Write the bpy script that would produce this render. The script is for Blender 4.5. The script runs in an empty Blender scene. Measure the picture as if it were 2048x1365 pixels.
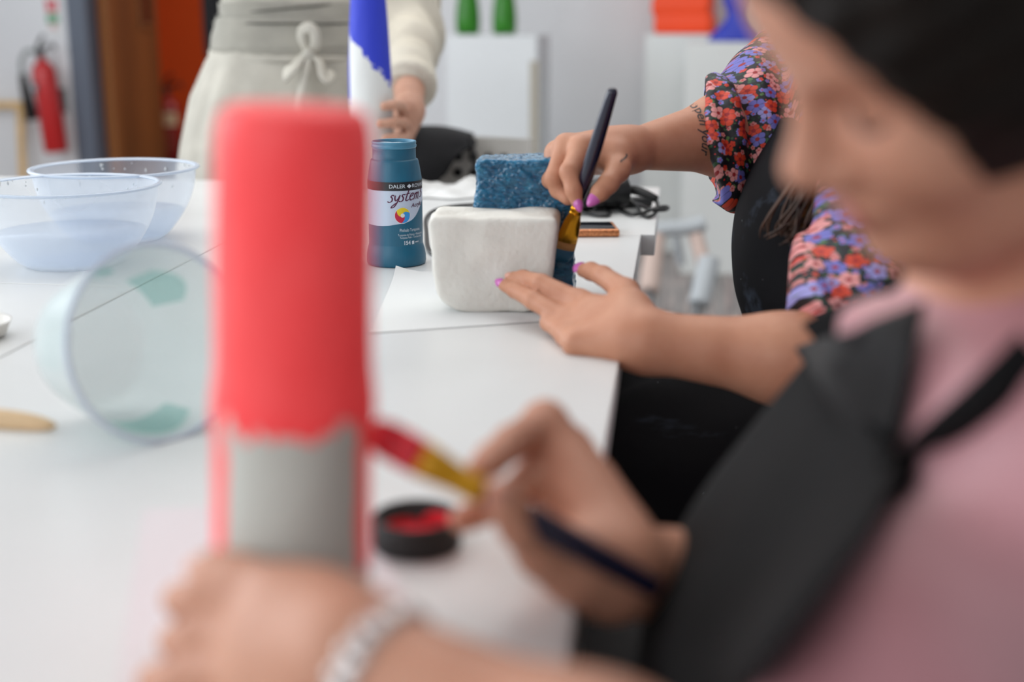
import bpy, bmesh, math, random
import numpy as np
from mathutils import Vector, Matrix
from mathutils.bvhtree import BVHTree

random.seed(7)
rng = np.random.default_rng(7)
SC = bpy.context.scene
COL = SC.collection
PI = math.pi

# ------------------------------------------------------------------ camera
FPX = 2600.0
CAMZ = 1.06
PITCH = math.radians(14.3)
YAW = math.radians(7.14)
FWD = Vector((-math.sin(YAW) * math.cos(PITCH), math.cos(YAW) * math.cos(PITCH), -math.sin(PITCH)))
RGT = Vector((math.cos(YAW), math.sin(YAW), 0.0))
UPV = RGT.cross(FWD)
EYE = Vector((0, 0, CAMZ))
TZ = 0.74                                   # table top height

def ray(px, py):
    return FWD + RGT * ((px - 1024) / FPX) + UPV * ((682.5 - py) / FPX)
def P(px, py, d):                           # point seen at (px,py) at depth d metres
    return EYE + ray(px, py) * d
def PZ(px, py, z=TZ):                       # ... on the horizontal plane z
    r = ray(px, py); return EYE + r * ((z - CAMZ) / r.z)
def PY(px, py, y):                          # ... on the vertical plane Y=y
    r = ray(px, py); return EYE + r * (y / r.y)

cam = bpy.data.cameras.new('camera'); camo = bpy.data.objects.new('camera', cam); COL.objects.link(camo)
camo.matrix_world = Matrix((( RGT.x, UPV.x, -FWD.x, EYE.x), (RGT.y, UPV.y, -FWD.y, EYE.y), (RGT.z, UPV.z, -FWD.z, EYE.z), (0, 0, 0, 1)))
cam.sensor_width = 36.0; cam.lens = FPX / 2048 * 36.0
cam.clip_start = 0.02
cam.dof.use_dof = True; cam.dof.focus_distance = 1.62; cam.dof.aperture_fstop = cam.lens / 20.5
SC.camera = camo

# ------------------------------------------------------------------ materials
def lin(c):
    return tuple(((x / 255) / 12.92 if x <= 10.3 else ((x / 255 + .055) / 1.055) ** 2.4) for x in c) + (1.0,)
class NT:
    def __init__(s, name):
        s.m = bpy.data.materials.new(name); s.m.use_nodes = True
        s.t = s.m.node_tree; s.b = s.t.nodes['Principled BSDF']; s.o = s.t.nodes['Material Output']
    def n(s, typ, **kw):
        nd = s.t.nodes.new(typ)
        for k, v in kw.items():
            if k.startswith('i_'):
                key = k[2:]; key = int(key) if key.isdigit() else key.replace('_', ' ')
                if isinstance(v, bpy.types.NodeSocket): s.t.links.new(v, nd.inputs[key])
                else: nd.inputs[key].default_value = v
            else: setattr(nd, k, v)
        return nd
    def l(s, a, b): s.t.links.new(a, b)
    def math(s, op, a, b=0.0, c=None, clamp=False):
        nd = s.t.nodes.new('ShaderNodeMath'); nd.operation = op; nd.use_clamp = clamp
        for i, v in enumerate((a, b) if c is None else (a, b, c)):
            if isinstance(v, bpy.types.NodeSocket): s.l(v, nd.inputs[i])
            else: nd.inputs[i].default_value = v
        return nd.outputs[0]
    def mix(s, f, a, b):
        nd = s.t.nodes.new('ShaderNodeMix'); nd.data_type = 'RGBA'
        for i, v in ((0, f), (6, a), (7, b)):
            if isinstance(v, bpy.types.NodeSocket): s.l(v, nd.inputs[i])
            else: nd.inputs[i].default_value = v
        return nd.outputs[2]
    def ramp(s, f, stops, interp='LINEAR'):
        nd = s.t.nodes.new('ShaderNodeValToRGB'); nd.color_ramp.interpolation = interp
        e = nd.color_ramp.elements
        while len(e) < len(stops): e.new(0.5)
        for el, (p, c) in zip(e, stops): el.position = p; el.color = c
        s.l(f, nd.inputs[0]); return nd.outputs[0]
    def bump(s, h, strength=.3, dist=.002):
        nd = s.n('ShaderNodeBump', i_Strength=strength, i_Distance=dist, i_Height=h)
        s.l(nd.outputs[0], s.b.inputs['Normal'])
    def obj(s):
        return s.n('ShaderNodeTexCoord').outputs['Object']
    def noise(s, scale, detail=3.0, rough=.5, vec=None, out=0):
        nd = s.n('ShaderNodeTexNoise', i_Scale=scale, i_Detail=detail, i_Roughness=rough)
        s.l(vec if vec is not None else s.obj(), nd.inputs['Vector']); return nd.outputs[out]

def mat(name, c, rough=.5, metal=0.0, var=0.0, vscale=20, bump=0.0, bscale=200, spec=.5, emit=None, coat=0.0, sheen=0.0):
    t = NT(name); b = t.b
    b.inputs['Base Color'].default_value = lin(c)
    b.inputs['Roughness'].default_value = rough; b.inputs['Metallic'].default_value = metal
    b.inputs['Specular IOR Level'].default_value = spec
    if coat: b.inputs['Coat Weight'].default_value = coat; b.inputs['Coat Roughness'].default_value = .1
    if sheen: b.inputs['Sheen Weight'].default_value = sheen
    if var:
        nz = t.noise(vscale)
        lo = lin([max(0, x * (1 - var)) for x in c]); hi = lin([min(255, x * (1 + var)) for x in c])
        t.l(t.ramp(nz, [(.3, lo), (.7, hi)]), b.inputs['Base Color'])
    if bump:
        t.bump(t.noise(bscale), bump, .002)
    return t.m

M = {}
M['table'] = None
def build_materials():
    # table top: white laminate with faint stains
    t = NT('white laminate'); b = t.b
    nz = t.noise(2.3, 4)
    t.l(t.ramp(nz, [(.35, lin((216, 218, 217))), (.6, lin((226, 228, 227))), (.8, lin((222, 221, 215)))]), b.inputs['Base Color'])
    b.inputs['Roughness'].default_value = .32; M['table'] = t.m
    M['table_edge'] = mat('table edge', (170, 166, 160), .5)
    M['table_leg'] = mat('table leg grey metal', (120, 122, 124), .4, .6)
    M['wall'] = mat('wall paint', (226, 227, 229), .8, var=.015, vscale=1.2)
    M['plinth'] = mat('plinth paint', (220, 224, 226), .6, var=.02, vscale=2)
    M['plinth2'] = mat('plinth grey paint', (224, 227, 225), .6, var=.02, vscale=2)
    M['ceiling'] = mat('ceiling paint', (225, 225, 225), .9)
    M['frame_grey'] = mat('door frame grey', (92, 100, 114), .5)
    M['orange_wall'] = mat('orange paint', (214, 84, 18), .6, var=.04, vscale=1)
    M['skirting'] = mat('skirting', (150, 150, 150), .6)
    # wood door
    t = NT('door wood veneer'); w = t.n('ShaderNodeTexWave', i_Scale=3.0, i_Distortion=4.0, i_Detail=3.0)
    mp = t.n('ShaderNodeMapping', i_Scale=(6, 6, .6)); t.l(t.obj(), mp.inputs[0]); t.l(mp.outputs[0], w.inputs[0])
    t.l(t.ramp(w.outputs[1], [(0, lin((112, 66, 26))), (1, lin((136, 82, 36)))]), t.b.inputs['Base Color'])
    t.b.inputs['Roughness'].default_value = .4; M['door'] = t.m
    M['door_edge'] = mat('door edge', (150, 92, 42), .5)
    M['glass_dark'] = mat('dark glazing', (52, 30, 20), .15)
    # carpet
    t = NT('striped carpet'); o = t.obj()
    sx = t.n('ShaderNodeSeparateXYZ'); t.l(o, sx.inputs[0])
    nz = t.noise(14, 2)
    mp = t.n('ShaderNodeMapping', i_Scale=(26, .9, 1)); t.l(o, mp.inputs[0])
    n2 = t.n('ShaderNodeTexNoise', i_Scale=1.0, i_Detail=2.0); t.l(mp.outputs[0], n2.inputs['Vector'])
    c = t.ramp(n2.outputs[0], [(.32, lin((96, 96, 96))), (.42, lin((150, 148, 146))), (.5, lin((176, 164, 160))), (.57, lin((118, 118, 117))), (.66, lin((180, 162, 158))), (.75, lin((104, 103, 102)))])
    t.l(c, t.b.inputs['Base Color']); t.b.inputs['Roughness'].default_value = .95
    t.bump(t.noise(500), .4, .003); M['carpet'] = t.m
    M['corridor_floor'] = mat('corridor floor', (40, 28, 26), .7)
    # skins
    def skin(name, c, c2, rough=.5):
        t = NT(name); nz = t.noise(26, 4, .6); n2 = t.noise(420, 2)
        col = t.ramp(nz, [(.3, lin(c)), (.72, lin(c2))])
        t.l(col, t.b.inputs['Base Color']); t.b.inputs['Roughness'].default_value = rough
        t.b.inputs['Specular IOR Level'].default_value = .35
        t.b.inputs['Subsurface Weight'].default_value = .12
        t.b.inputs['Subsurface Radius'].default_value = (.012, .005, .003)
        t.bump(n2, .12, .0006)
        return t.m
    M['skin_a'] = skin('fair warm skin', (212, 158, 132), (194, 138, 112))
    M['skin_b'] = skin('tan skin', (200, 146, 118), (186, 128, 100))
    M['skin_c'] = skin('light skin', (206, 160, 138), (188, 140, 118))
    M['lips'] = mat('lips', (168, 92, 84), .4)
    M['eye'] = mat('eyelid shade', (70, 48, 42), .5)
    M['nail'] = mat('orchid pink nail polish', (206, 104, 186), .22, coat=.5)
    M['nail_bare'] = mat('bare nail', (216, 160, 140), .3)
    M['hair_dark'] = mat('dark brown hair', (17, 11, 6), .6, var=.35, vscale=60, bump=.3, bscale=90, spec=.25)
    M['hair_brown'] = mat('brown hair', (58, 36, 22), .5, var=.4, vscale=40)
    M['hair_gold'] = mat('golden brown hair', (150, 112, 56), .5, var=.25, vscale=40)
    M['apron_black'] = mat('charcoal black apron cloth', (25, 25, 26), .85, var=.12, vscale=9, bump=.25, bscale=900, spec=.15)
    # black apron with white paint smudges
    t = NT('black apron cloth with paint smudges'); o = t.obj()
    mp = t.n('ShaderNodeMapping', i_Scale=(5, 14, 14)); t.l(o, mp.inputs[0])
    n2 = t.n('ShaderNodeTexNoise', i_Scale=1.0, i_Detail=5.0, i_Roughness=.6); t.l(mp.outputs[0], n2.inputs['Vector'])
    v = t.n('ShaderNodeTexVoronoi', i_Scale=60.0); t.l(o, v.inputs['Vector'])
    dots = t.math('MULTIPLY', t.math('LESS_THAN', v.outputs['Distance'], .05), t.math('GREATER_THAN', n2.outputs[0], .5))
    c = t.ramp(n2.outputs[0], [(.0, lin((20, 20, 22))), (.58, lin((22, 22, 25))), (.70, lin((60, 68, 80)))])
    t.l(t.mix(dots, c, lin((150, 156, 160))), t.b.inputs['Base Color']); t.b.inputs['Roughness'].default_value = .85; t.b.inputs['Specular IOR Level'].default_value = .15
    M['apron_smudge'] = t.m
    M['trousers'] = mat('black trousers', (13, 13, 15), .8, var=.1)
    M['shirt_pink'] = None
    t = NT('dusty pink satin'); nz = t.noise(7, 2)
    t.l(t.ramp(nz, [(.35, lin((178, 122, 128))), (.65, lin((204, 150, 156)))]), t.b.inputs['Base Color'])
    t.b.inputs['Roughness'].default_value = .45; t.b.inputs['Sheen Weight'].default_value = .2
    M['shirt_pink'] = t.m
    M['sweater'] = mat('cream knit', (222, 216, 200), .85, bump=.3, bscale=300, var=.03)
    M['apron_greige'] = mat('greige linen', (192, 188, 176), .8, var=.05, vscale=14, bump=.2, bscale=500)
    M['apron_band'] = mat('greige linen sash', (166, 163, 152), .8, var=.05, vscale=14, bump=.2, bscale=500)
    M['seam'] = mat('dark seam', (96, 95, 88), .9)
    M['silver'] = mat('silver', (205, 200, 198), .25, .9)
    M['tattoo'] = mat('tattoo ink', (66, 62, 62), .6)
    # floral cloth
    t = NT('floral print on black'); o = t.obj()
    sx = t.n('ShaderNodeSeparateXYZ'); t.l(o, sx.inputs[0])
    wob = t.noise(40, 2, out=1)
    cb = t.n('ShaderNodeCombineXYZ'); t.l(t.math('ADD', sx.outputs[0], t.math('MULTIPLY', sx.outputs[1], .35)), cb.inputs[0]); t.l(t.math('ADD', sx.outputs[2], t.math('MULTIPLY', sx.outputs[1], .5)), cb.inputs[1])
    base = lin((14, 13, 20))
    def flowers(col_in, scale, petals, r0, stops, seed, ring=None, centre=None, amp=.28, jit=1.0):
        mp = t.n('ShaderNodeMapping', i_Location=(seed, seed * .37, 0), i_Scale=(scale, scale, scale)); t.l(cb.outputs[0], mp.inputs[0])
        v = t.n('ShaderNodeTexVoronoi', voronoi_dimensions='2D', i_Scale=1.0, i_Randomness=jit); t.l(mp.outputs[0], v.inputs['Vector'])
        d = t.n('ShaderNodeVectorMath', operation='SUBTRACT'); t.l(mp.outputs[0], d.inputs[0]); t.l(v.outputs['Position'], d.inputs[1])
        s2 = t.n('ShaderNodeSeparateXYZ'); t.l(d.outputs[0], s2.inputs[0])
        sc_ = t.n('ShaderNodeSeparateColor'); t.l(v.outputs['Color'], sc_.inputs[0])
        ang = t.math('ADD', t.math('ARCTAN2', s2.outputs[1], s2.outputs[0]), t.math('MULTIPLY', sc_.outputs[1], 6.28))
        lobes = t.math('ABSOLUTE', t.math('COSINE', t.math('MULTIPLY', ang, petals / 2)))
        rad = t.math('MULTIPLY', t.math('ADD', t.math('MULTIPLY', lobes, amp), 1 - amp), t.math('MULTIPLY', t.math('ADD', .8, t.math('MULTIPLY', sc_.outputs[2], .35)), r0))
        mask = t.math('LESS_THAN', v.outputs['Distance'], rad)
        pc = t.ramp(sc_.outputs[0], stops, 'CONSTANT')
        # petal shading: darker near the gaps and the middle
        pc = t.mix(t.math('LESS_THAN', lobes, .22), pc, t.mix(.55, pc, base))
        if centre:
            pc = t.mix(t.math('LESS_THAN', v.outputs['Distance'], r0 * .27), pc, centre)
        return t.mix(mask, col_in, pc)
    G1, G2 = lin((46, 84, 52)), lin((24, 52, 40))
    c = flowers(base, 150, 2, .42, [(0, G2), (.4, G1), (.7, lin((80, 116, 62))), (.85, base)], 3.1, amp=.6)
    c = flowers(c, 120, 5, .40, [(0, lin((206, 130, 128))), (.3, lin((120, 118, 190))), (.55, lin((206, 60, 34))), (.7, base)], 1.7, centre=lin((190, 40, 40)))
    c = flowers(c, 55, 5, .47, [(0, lin((206, 64, 36))), (.3, lin((108, 108, 186))), (.58, lin((222, 148, 146))), (.82, lin((150, 146, 206)))], .4, centre=lin((150, 26, 30)))
    t.l(c, t.b.inputs['Base Color']); t.b.inputs['Roughness'].default_value = .6; M['floral'] = t.m
    # paper mache
    M['mache'] = mat('white paper mache', (226, 224, 216), .9, var=.02, vscale=30, bump=.5, bscale=160)
    t = NT('metallic turquoise paint'); n1 = t.noise(75, 5, .62); n2 = t.noise(26, 2)
    t.l(t.ramp(n1, [(.3, lin((6, 84, 126))), (.6, lin((26, 122, 164))), (.8, lin((84, 172, 204)))]), t.b.inputs['Base Color'])
    t.b.inputs['Roughness'].default_value = .22; t.b.inputs['Metallic'].default_value = .6; t.b.inputs['Coat Weight'].default_value = 1.0; t.b.inputs['Coat Roughness'].default_value = .10
    mp = t.n('ShaderNodeMapping', i_Scale=(.55, 1, 1.6), i_Rotation=(0, .6, 0)); t.l(t.obj(), mp.inputs[0])
    n3 = t.n('ShaderNodeTexNoise', i_Scale=170.0, i_Detail=6.0, i_Roughness=.6, i_Distortion=1.2); t.l(mp.outputs[0], n3.inputs['Vector'])
    t.bump(n3.outputs[0], 1.0, .0055); M['turq'] = t.m
    # coral column: coral coat with a bare grey panel low on the front
    t = NT('coral paint over grey paper'); o = t.obj(); sx = t.n('ShaderNodeSeparateXYZ'); t.l(o, sx.inputs[0])
    a = t.math('ADD', t.math('ARCTAN2', sx.outputs[0], t.math('MULTIPLY', sx.outputs[1], -1)), -0.33)
    cb2 = t.n('ShaderNodeCombineXYZ'); t.l(a, cb2.inputs[0])
    nzv = t.n('ShaderNodeTexNoise', i_Scale=2.6, i_Detail=3.0); t.l(cb2.outputs[0], nzv.inputs['Vector'])
    edge = t.math('ADD', t.math('MULTIPLY', t.math('SUBTRACT', nzv.outputs[0], .5), .05), .126)
    up = t.math('GREATER_THAN', sx.outputs[2], edge)
    nzz = t.noise(30, 2)
    aa = t.math('ADD', a, t.math('MULTIPLY', t.math('SUBTRACT', nzz, .5), .22))
    side = t.math('MULTIPLY', t.math('MAXIMUM', t.math('GREATER_THAN', aa, .90), t.math('LESS_THAN', aa, -1.02)), t.math('GREATER_THAN', sx.outputs[2], .05))
    mask = t.math('MAXIMUM', up, side)
    nn = t.noise(12, 3)
    coral = t.ramp(nn, [(.3, lin((252, 62, 66))), (.7, lin((255, 92, 92)))])
    t.l(t.mix(mask, lin((205, 206, 198)), coral), t.b.inputs['Base Color']); t.b.inputs['Roughness'].default_value = .55
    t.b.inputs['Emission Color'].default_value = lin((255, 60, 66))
    t.l(t.math('MULTIPLY', mask, .16), t.b.inputs['Emission Strength'])       # added glow that brightens the coral coat
    t.bump(t.noise(140, 4), .25, .002); M['coral'] = t.m
    M['coral_wet'] = mat('wet coral paint', (250, 64, 78), .25)
    # blue/white bottle
    t = NT('cobalt paint over white paper'); o = t.obj(); sx = t.n('ShaderNodeSeparateXYZ'); t.l(o, sx.inputs[0])
    nz = t.noise(55, 5, .7); a = t.math('DIVIDE', sx.outputs[0], .04)
    edge = t.math('ADD', t.math('ADD', .235, t.math('MULTIPLY', a, -.048)), t.math('MULTIPLY', t.math('SUBTRACT', nz, .5), .09))
    edge = t.math('SUBTRACT', edge, t.math('MULTIPLY', t.math('GREATER_THAN', t.math('MULTIPLY', a, -1), .86), .12))
    t.l(t.mix(t.math('GREATER_THAN', sx.outputs[2], edge), lin((226, 228, 226)), lin((44, 62, 200))), t.b.inputs['Base Color'])
    t.b.inputs['Roughness'].default_value = .6; t.bump(t.noise(120), .4, .002); M['cobalt'] = t.m
    # plastics, paints
    M['bottle'] = mat('turquoise plastic', (28, 98, 126), .42, var=.05, vscale=30, bump=.06, bscale=500)
    M['bottle_lip'] = mat('translucent turquoise lip', (74, 138, 168), .35)
    M['wet_turq'] = mat('wet turquoise paint', (4, 66, 100), .1)
    M['paint_glare'] = mat('painted glare on wet paint', (216, 226, 232), .2)
    M['label_black'] = mat('label black', (32, 32, 36), .4)
    M['label_white'] = mat('label pale lilac white', (196, 208, 226), .4)
    M['label_turq'] = mat('label turquoise', (26, 96, 124), .38)
    M['ink_white'] = mat('label lettering pale', (214, 224, 232), .5)
    M['ink_plum'] = mat('label lettering plum', (84, 22, 62), .5)
    M['ink_red'] = mat('logo red', (196, 32, 66), .4)
    M['ink_yellow'] = mat('logo yellow', (232, 206, 40), .4)
    M['ink_blue'] = mat('logo blue', (56, 150, 220), .4)
    M['navy'] = mat('navy lacquer', (14, 16, 44), .25, coat=.4)
    M['gold'] = mat('brass gold', (226, 160, 40), .22, .95)
    M['gold2'] = mat('gold lacquer', (214, 160, 24), .35, .3)
    M['bristle'] = mat('golden bristle', (190, 140, 80), .6, bump=.6, bscale=400)
    M['bristle_t'] = mat('bristle tip in turquoise paint', (30, 92, 124), .35)
    M['black_plastic'] = mat('black plastic', (22, 23, 24), .38)
    M['black_matte'] = mat('black ribbed plastic', (30, 30, 30), .6)
    M['black_cloth'] = mat('black cloth', (16, 16, 20), .9, var=.15, vscale=12)
    M['phone_screen'] = mat('dark phone screen', (20, 24, 34), .15, var=.3, vscale=300)
    t = NT('copper glitter'); v = t.n('ShaderNodeTexVoronoi', i_Scale=900.0); t.l(t.obj(), v.inputs['Vector'])
    sc_ = t.n('ShaderNodeSeparateColor'); t.l(v.outputs['Color'], sc_.inputs[0])
    t.l(t.ramp(sc_.outputs[0], [(0, lin((110, 60, 40))), (.12, lin((196, 120, 76))), (.9, lin((230, 160, 110)))]), t.b.inputs['Base Color'])
    t.b.inputs['Metallic'].default_value = .6; t.b.inputs['Roughness'].default_value = .35; M['copper'] = t.m
    M['red'] = mat('extinguisher red', (190, 24, 26), .3, coat=.3)
    M['red_dark'] = mat('extinguisher deep red', (140, 20, 24), .3, coat=.3)
    M['cream_label'] = mat('cream label', (214, 196, 160), .6)
    M['pine'] = mat('pale pine wood', (214, 176, 118), .6, var=.08, vscale=18)
    M['wood_tool'] = mat('pale wooden tool', (212, 182, 142), .6, var=.06, vscale=30)
    M['green'] = mat('leaf green gloss paint', (40, 118, 14), .35, var=.1, vscale=30)
    M['orange'] = mat('bright orange paint', (255, 76, 14), .45)
    M['blue'] = mat('royal blue paint', (38, 56, 176), .5)
    M['white_plastic'] = mat('white plastic', (222, 220, 214), .45)
    M['hole'] = mat('shadowed hole', (26, 26, 28), .9)
    M['paper'] = mat('white paper', (224, 226, 225), .8)
    M['paper_pink'] = mat('white paper tinged pink', (228, 222, 224), .8)
    M['grey_tube'] = mat('pale grey sleeve', (186, 192, 196), .8, bump=.2)
    M['pink_tube'] = mat('pale pinkish wood', (206, 184, 174), .7)
    M['sign_red'] = mat('sign red', (206, 50, 66), .5)
    M['sign_green'] = mat('sign green', (60, 150, 100), .5)
    M['sign_white'] = mat('sign white', (226, 228, 226), .5)
    M['ink_dark'] = mat('dark ink', (60, 60, 64), .6)
    M['shadow_strip'] = mat('beige shadow strip', (176, 170, 156), .8)
    # clear plastics
    def clear(name, tint, body, amt, rough=.15, edge=.75):
        t = NT(name); lw = t.n('ShaderNodeLayerWeight', i_Blend=.35)
        tr = t.n('ShaderNodeBsdfTransparent'); tr.inputs[0].default_value = lin(tint)
        t.b.inputs['Base Color'].default_value = lin(body); t.b.inputs['Roughness'].default_value = rough
        nz = t.noise(9, 3)
        f = t.math('ADD', amt, t.math('MULTIPLY', lw.outputs['Facing'], edge - amt), clamp=True)
        f = t.math('MULTIPLY', f, t.math('ADD', .85, t.math('MULTIPLY', nz, .3)), clamp=True)
        mx = t.n('ShaderNodeMixShader', i_0=f); t.l(tr.outputs[0], mx.inputs[1]); t.l(t.b.outputs[0], mx.inputs[2])
        t.l(mx.outputs[0], t.o.inputs[0]); return t.m
    M['clear'] = clear('clear polypropylene', (250, 252, 254), (236, 242, 250), .26, .25)
    M['clear_rim'] = clear('clear polypropylene rim', (240, 246, 252), (226, 236, 248), .55, .2, .85)
    M['water'] = clear('water with a little paint', (247, 250, 254), (222, 234, 250), .14, .03, .45)
    M['frost'] = clear('frosted plastic', (240, 247, 247), (222, 230, 230), .42, .3, .75)
    M['teal_film'] = clear('thin teal paint wash', (218, 240, 236), (200, 226, 224), .14, .3, .2)

# ------------------------------------------------------------------ object helpers
def tag(o, label=None, cat=None, group=None, kind=None):
    if label: o['label'] = label
    if cat: o['category'] = cat
    if group: o['group'] = group
    if kind: o['kind'] = kind
    return o
def empty(name, loc, label, cat, group=None):
    o = bpy.data.objects.new(name, None); COL.objects.link(o); o.location = loc
    o.empty_display_size = .05
    bpy.context.view_layer.update()
    return tag(o, label, cat, group)
def link(name, me, m, parent=None, origin=None, smooth=True, label=None, cat=None, kind=None, group=None):
    """link a mesh whose vertices are in world space; the origin goes to `origin` (base centre by default)"""
    n = len(me.vertices); co = np.empty(n * 3, np.float32); me.vertices.foreach_get('co', co); co = co.reshape(-1, 3)
    if origin is None:
        lo, hi = co.min(0), co.max(0); origin = Vector(((lo[0] + hi[0]) / 2, (lo[1] + hi[1]) / 2, lo[2]))
    co -= np.array(origin, np.float32); me.vertices.foreach_set('co', co.ravel()); 
    for mm in (m if isinstance(m, (list, tuple)) else [m]): me.materials.append(mm)
    if smooth:
        me.polygons.foreach_set('use_smooth', np.ones(len(me.polygons), bool))
    me.update()
    o = bpy.data.objects.new(name, me); COL.objects.link(o)
    if parent is not None:
        wl = Vector(origin); par = parent; off = Vector((0, 0, 0))
        while par is not None: off += par.location; par = par.parent
        o.parent = parent; o.location = wl - off
    else:
        o.location = origin
    return tag(o, label, cat, group, kind)
def from_bm(bm, name='m'):
    me = bpy.data.meshes.new(name); bm.normal_update(); bm.to_mesh(me); bm.free(); return me
def pyd(verts, faces):
    me = bpy.data.meshes.new('m'); me.from_pydata([tuple(v) for v in verts], [], faces); me.update(); return me
def sharp(me, ang=40):
    me.polygons.foreach_set('use_smooth', np.ones(len(me.polygons), bool))
    try: me.set_sharp_from_angle(angle=math.radians(ang))
    except Exception: pass
    return me
def box_mesh(c, s, rot=None, bevel=.0, seg=2):
    bm = bmesh.new(); bmesh.ops.create_cube(bm, size=1)
    for v in bm.verts: v.co = Vector((v.co.x * s[0], v.co.y * s[1], v.co.z * s[2]))
    if bevel: bmesh.ops.bevel(bm, geom=bm.edges[:], offset=bevel, segments=seg, affect='EDGES', profile=.5)
    mt = Matrix.Translation(Vector(c)) @ (rot.to_4x4() if rot else Matrix())
    bmesh.ops.transform(bm, matrix=mt, verts=bm.verts)
    return from_bm(bm)
def RZ(a): return Matrix.Rotation(a, 3, 'Z')
def lathe_mesh(prof, c, seg=64, rot=None, cap=True):
    V, F = [], []
    for (r, z) in prof:
        for k in range(seg):
            a = 2 * PI * k / seg; V.append(Vector((r * math.cos(a), r * math.sin(a), z)))
    for i in range(len(prof) - 1):
        for k in range(seg):
            k2 = (k + 1) % seg; F.append((i * seg + k, i * seg + k2, (i + 1) * seg + k2, (i + 1) * seg + k))
    if cap:
        F.append(tuple(reversed(range(seg)))); F.append(tuple(range((len(prof) - 1) * seg, len(prof) * seg)))
    if rot: V = [rot @ v for v in V]
    return pyd([v + Vector(c) for v in V], F)
def frames(pts):
    n = len(pts); T = []
    for i in range(n):
        t = pts[min(n - 1, i + 1)] - pts[max(0, i - 1)]; T.append(t.normalized() if t.length > 1e-9 else Vector((0, 0, 1)))
    a = Vector((0, 0, 1)) if abs(T[0].z) < .9 else Vector((1, 0, 0))
    N = [(a - T[0] * a.dot(T[0])).normalized()]
    for i in range(1, n):
        v = N[-1] - T[i] * N[-1].dot(T[i]); N.append(v.normalized())
    return T, N
def spline(pts, per=8):
    pts = [Vector(p) for p in pts]; out = []
    n = len(pts)
    for i in range(n - 1):
        p0, p1, p2, p3 = pts[max(0, i - 1)], pts[i], pts[i + 1], pts[min(n - 1, i + 2)]
        for k in range(per):
            t = k / per
            out.append(.5 * ((2 * p1) + (p2 - p0) * t + (2 * p0 - 5 * p1 + 4 * p2 - p3) * t * t + (3 * p1 - p0 - 3 * p2 + p3) * t ** 3))
    out.append(pts[-1]); return out
def tube_geo(pts, r, seg=10, V=None, F=None, sx=1.0, sy=1.0):
    V = [] if V is None else V; F = [] if F is None else F
    base = len(V); T, N = frames(pts); n = len(pts)
    for i, p in enumerate(pts):
        rr = r(i / (n - 1)) if callable(r) else r
        B = T[i].cross(N[i])
        for k in range(seg):
            a = 2 * PI * k / seg; V.append(p + N[i] * (math.cos(a) * rr * sx) + B * (math.sin(a) * rr * sy))
    for i in range(n - 1):
        for k in range(seg):
            k2 = (k + 1) % seg; F.append((base + i * seg + k, base + i * seg + k2, base + (i + 1) * seg + k2, base + (i + 1) * seg + k))
    F.append(tuple(base + k for k in reversed(range(seg)))); F.append(tuple(base + (n - 1) * seg + k for k in range(seg)))
    return V, F
def tube_mesh(pts, r, seg=10, **kw):
    V, F = tube_geo([Vector(p) for p in pts], r, seg, **kw); return pyd(V, F)
def sheet_mesh(rows, thick=.003, sub=6):
    """rows of control points (list of lists) -> smooth sheet with thickness"""
    R = [spline(r, sub) for r in rows]
    ncol = len(R[0]); cols = [spline([r[j] for r in R], sub) for j in range(ncol)]
    nr = len(cols[0]); V = [cols[j][i] for i in range(nr) for j in range(ncol)]
    F = [(i * ncol + j, i * ncol + j + 1, (i + 1) * ncol + j + 1, (i + 1) * ncol + j) for i in range(nr - 1) for j in range(ncol - 1)]
    me = pyd(V, F)
    bm = bmesh.new(); bm.from_mesh(me); bm.normal_update()
    top = [v.co.copy() for v in bm.verts]; nor = [v.normal.copy() for v in bm.verts]; bm.free()
    n = len(top); V2 = top + [c - nn * thick for c, nn in zip(top, nor)]
    F2 = list(F) + [tuple(reversed([k + n for k in f])) for f in F]
    rim = [j for j in range(ncol)] + [i * ncol + ncol - 1 for i in range(1, nr)] + [(nr - 1) * ncol + j for j in range(ncol - 2, -1, -1)] + [i * ncol for i in range(nr - 2, 0, -1)]
    for a, b in zip(rim, rim[1:] + rim[:1]): F2.append((b, a, a + n, b + n))
    me = pyd(V2, F2); 
    return me
def ell_mesh(c, axes, radii, u=20, v=12):
    bm = bmesh.new(); bmesh.ops.create_uvsphere(bm, u_segments=u, v_segments=v, radius=1)
    A = [Vector(a).normalized() for a in axes]
    for w in bm.verts:
        q = w.co.copy(); w.co = Vector(c) + A[0] * (q.x * radii[0]) + A[1] * (q.y * radii[1]) + A[2] * (q.z * radii[2])
    return from_bm(bm)
def join_meshes(ms):
    bm = bmesh.new()
    for m_ in ms: bm.from_mesh(m_)
    me = from_bm(bm)
    for m_ in ms: bpy.data.meshes.remove(m_)
    return me
def text_mesh(s, size, shear=0.0, bold=0.0, align='CENTER'):
    cu = bpy.data.curves.new('t', 'FONT'); cu.body = s; cu.size = size; cu.shear = shear; cu.offset = bold
    cu.align_x = align; cu.align_y = 'CENTER'; cu.resolution_u = 3
    ob = bpy.data.objects.new('t', cu); me = bpy.data.meshes.new_from_object(ob)
    bpy.data.objects.remove(ob); bpy.data.curves.remove(cu); return me

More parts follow.
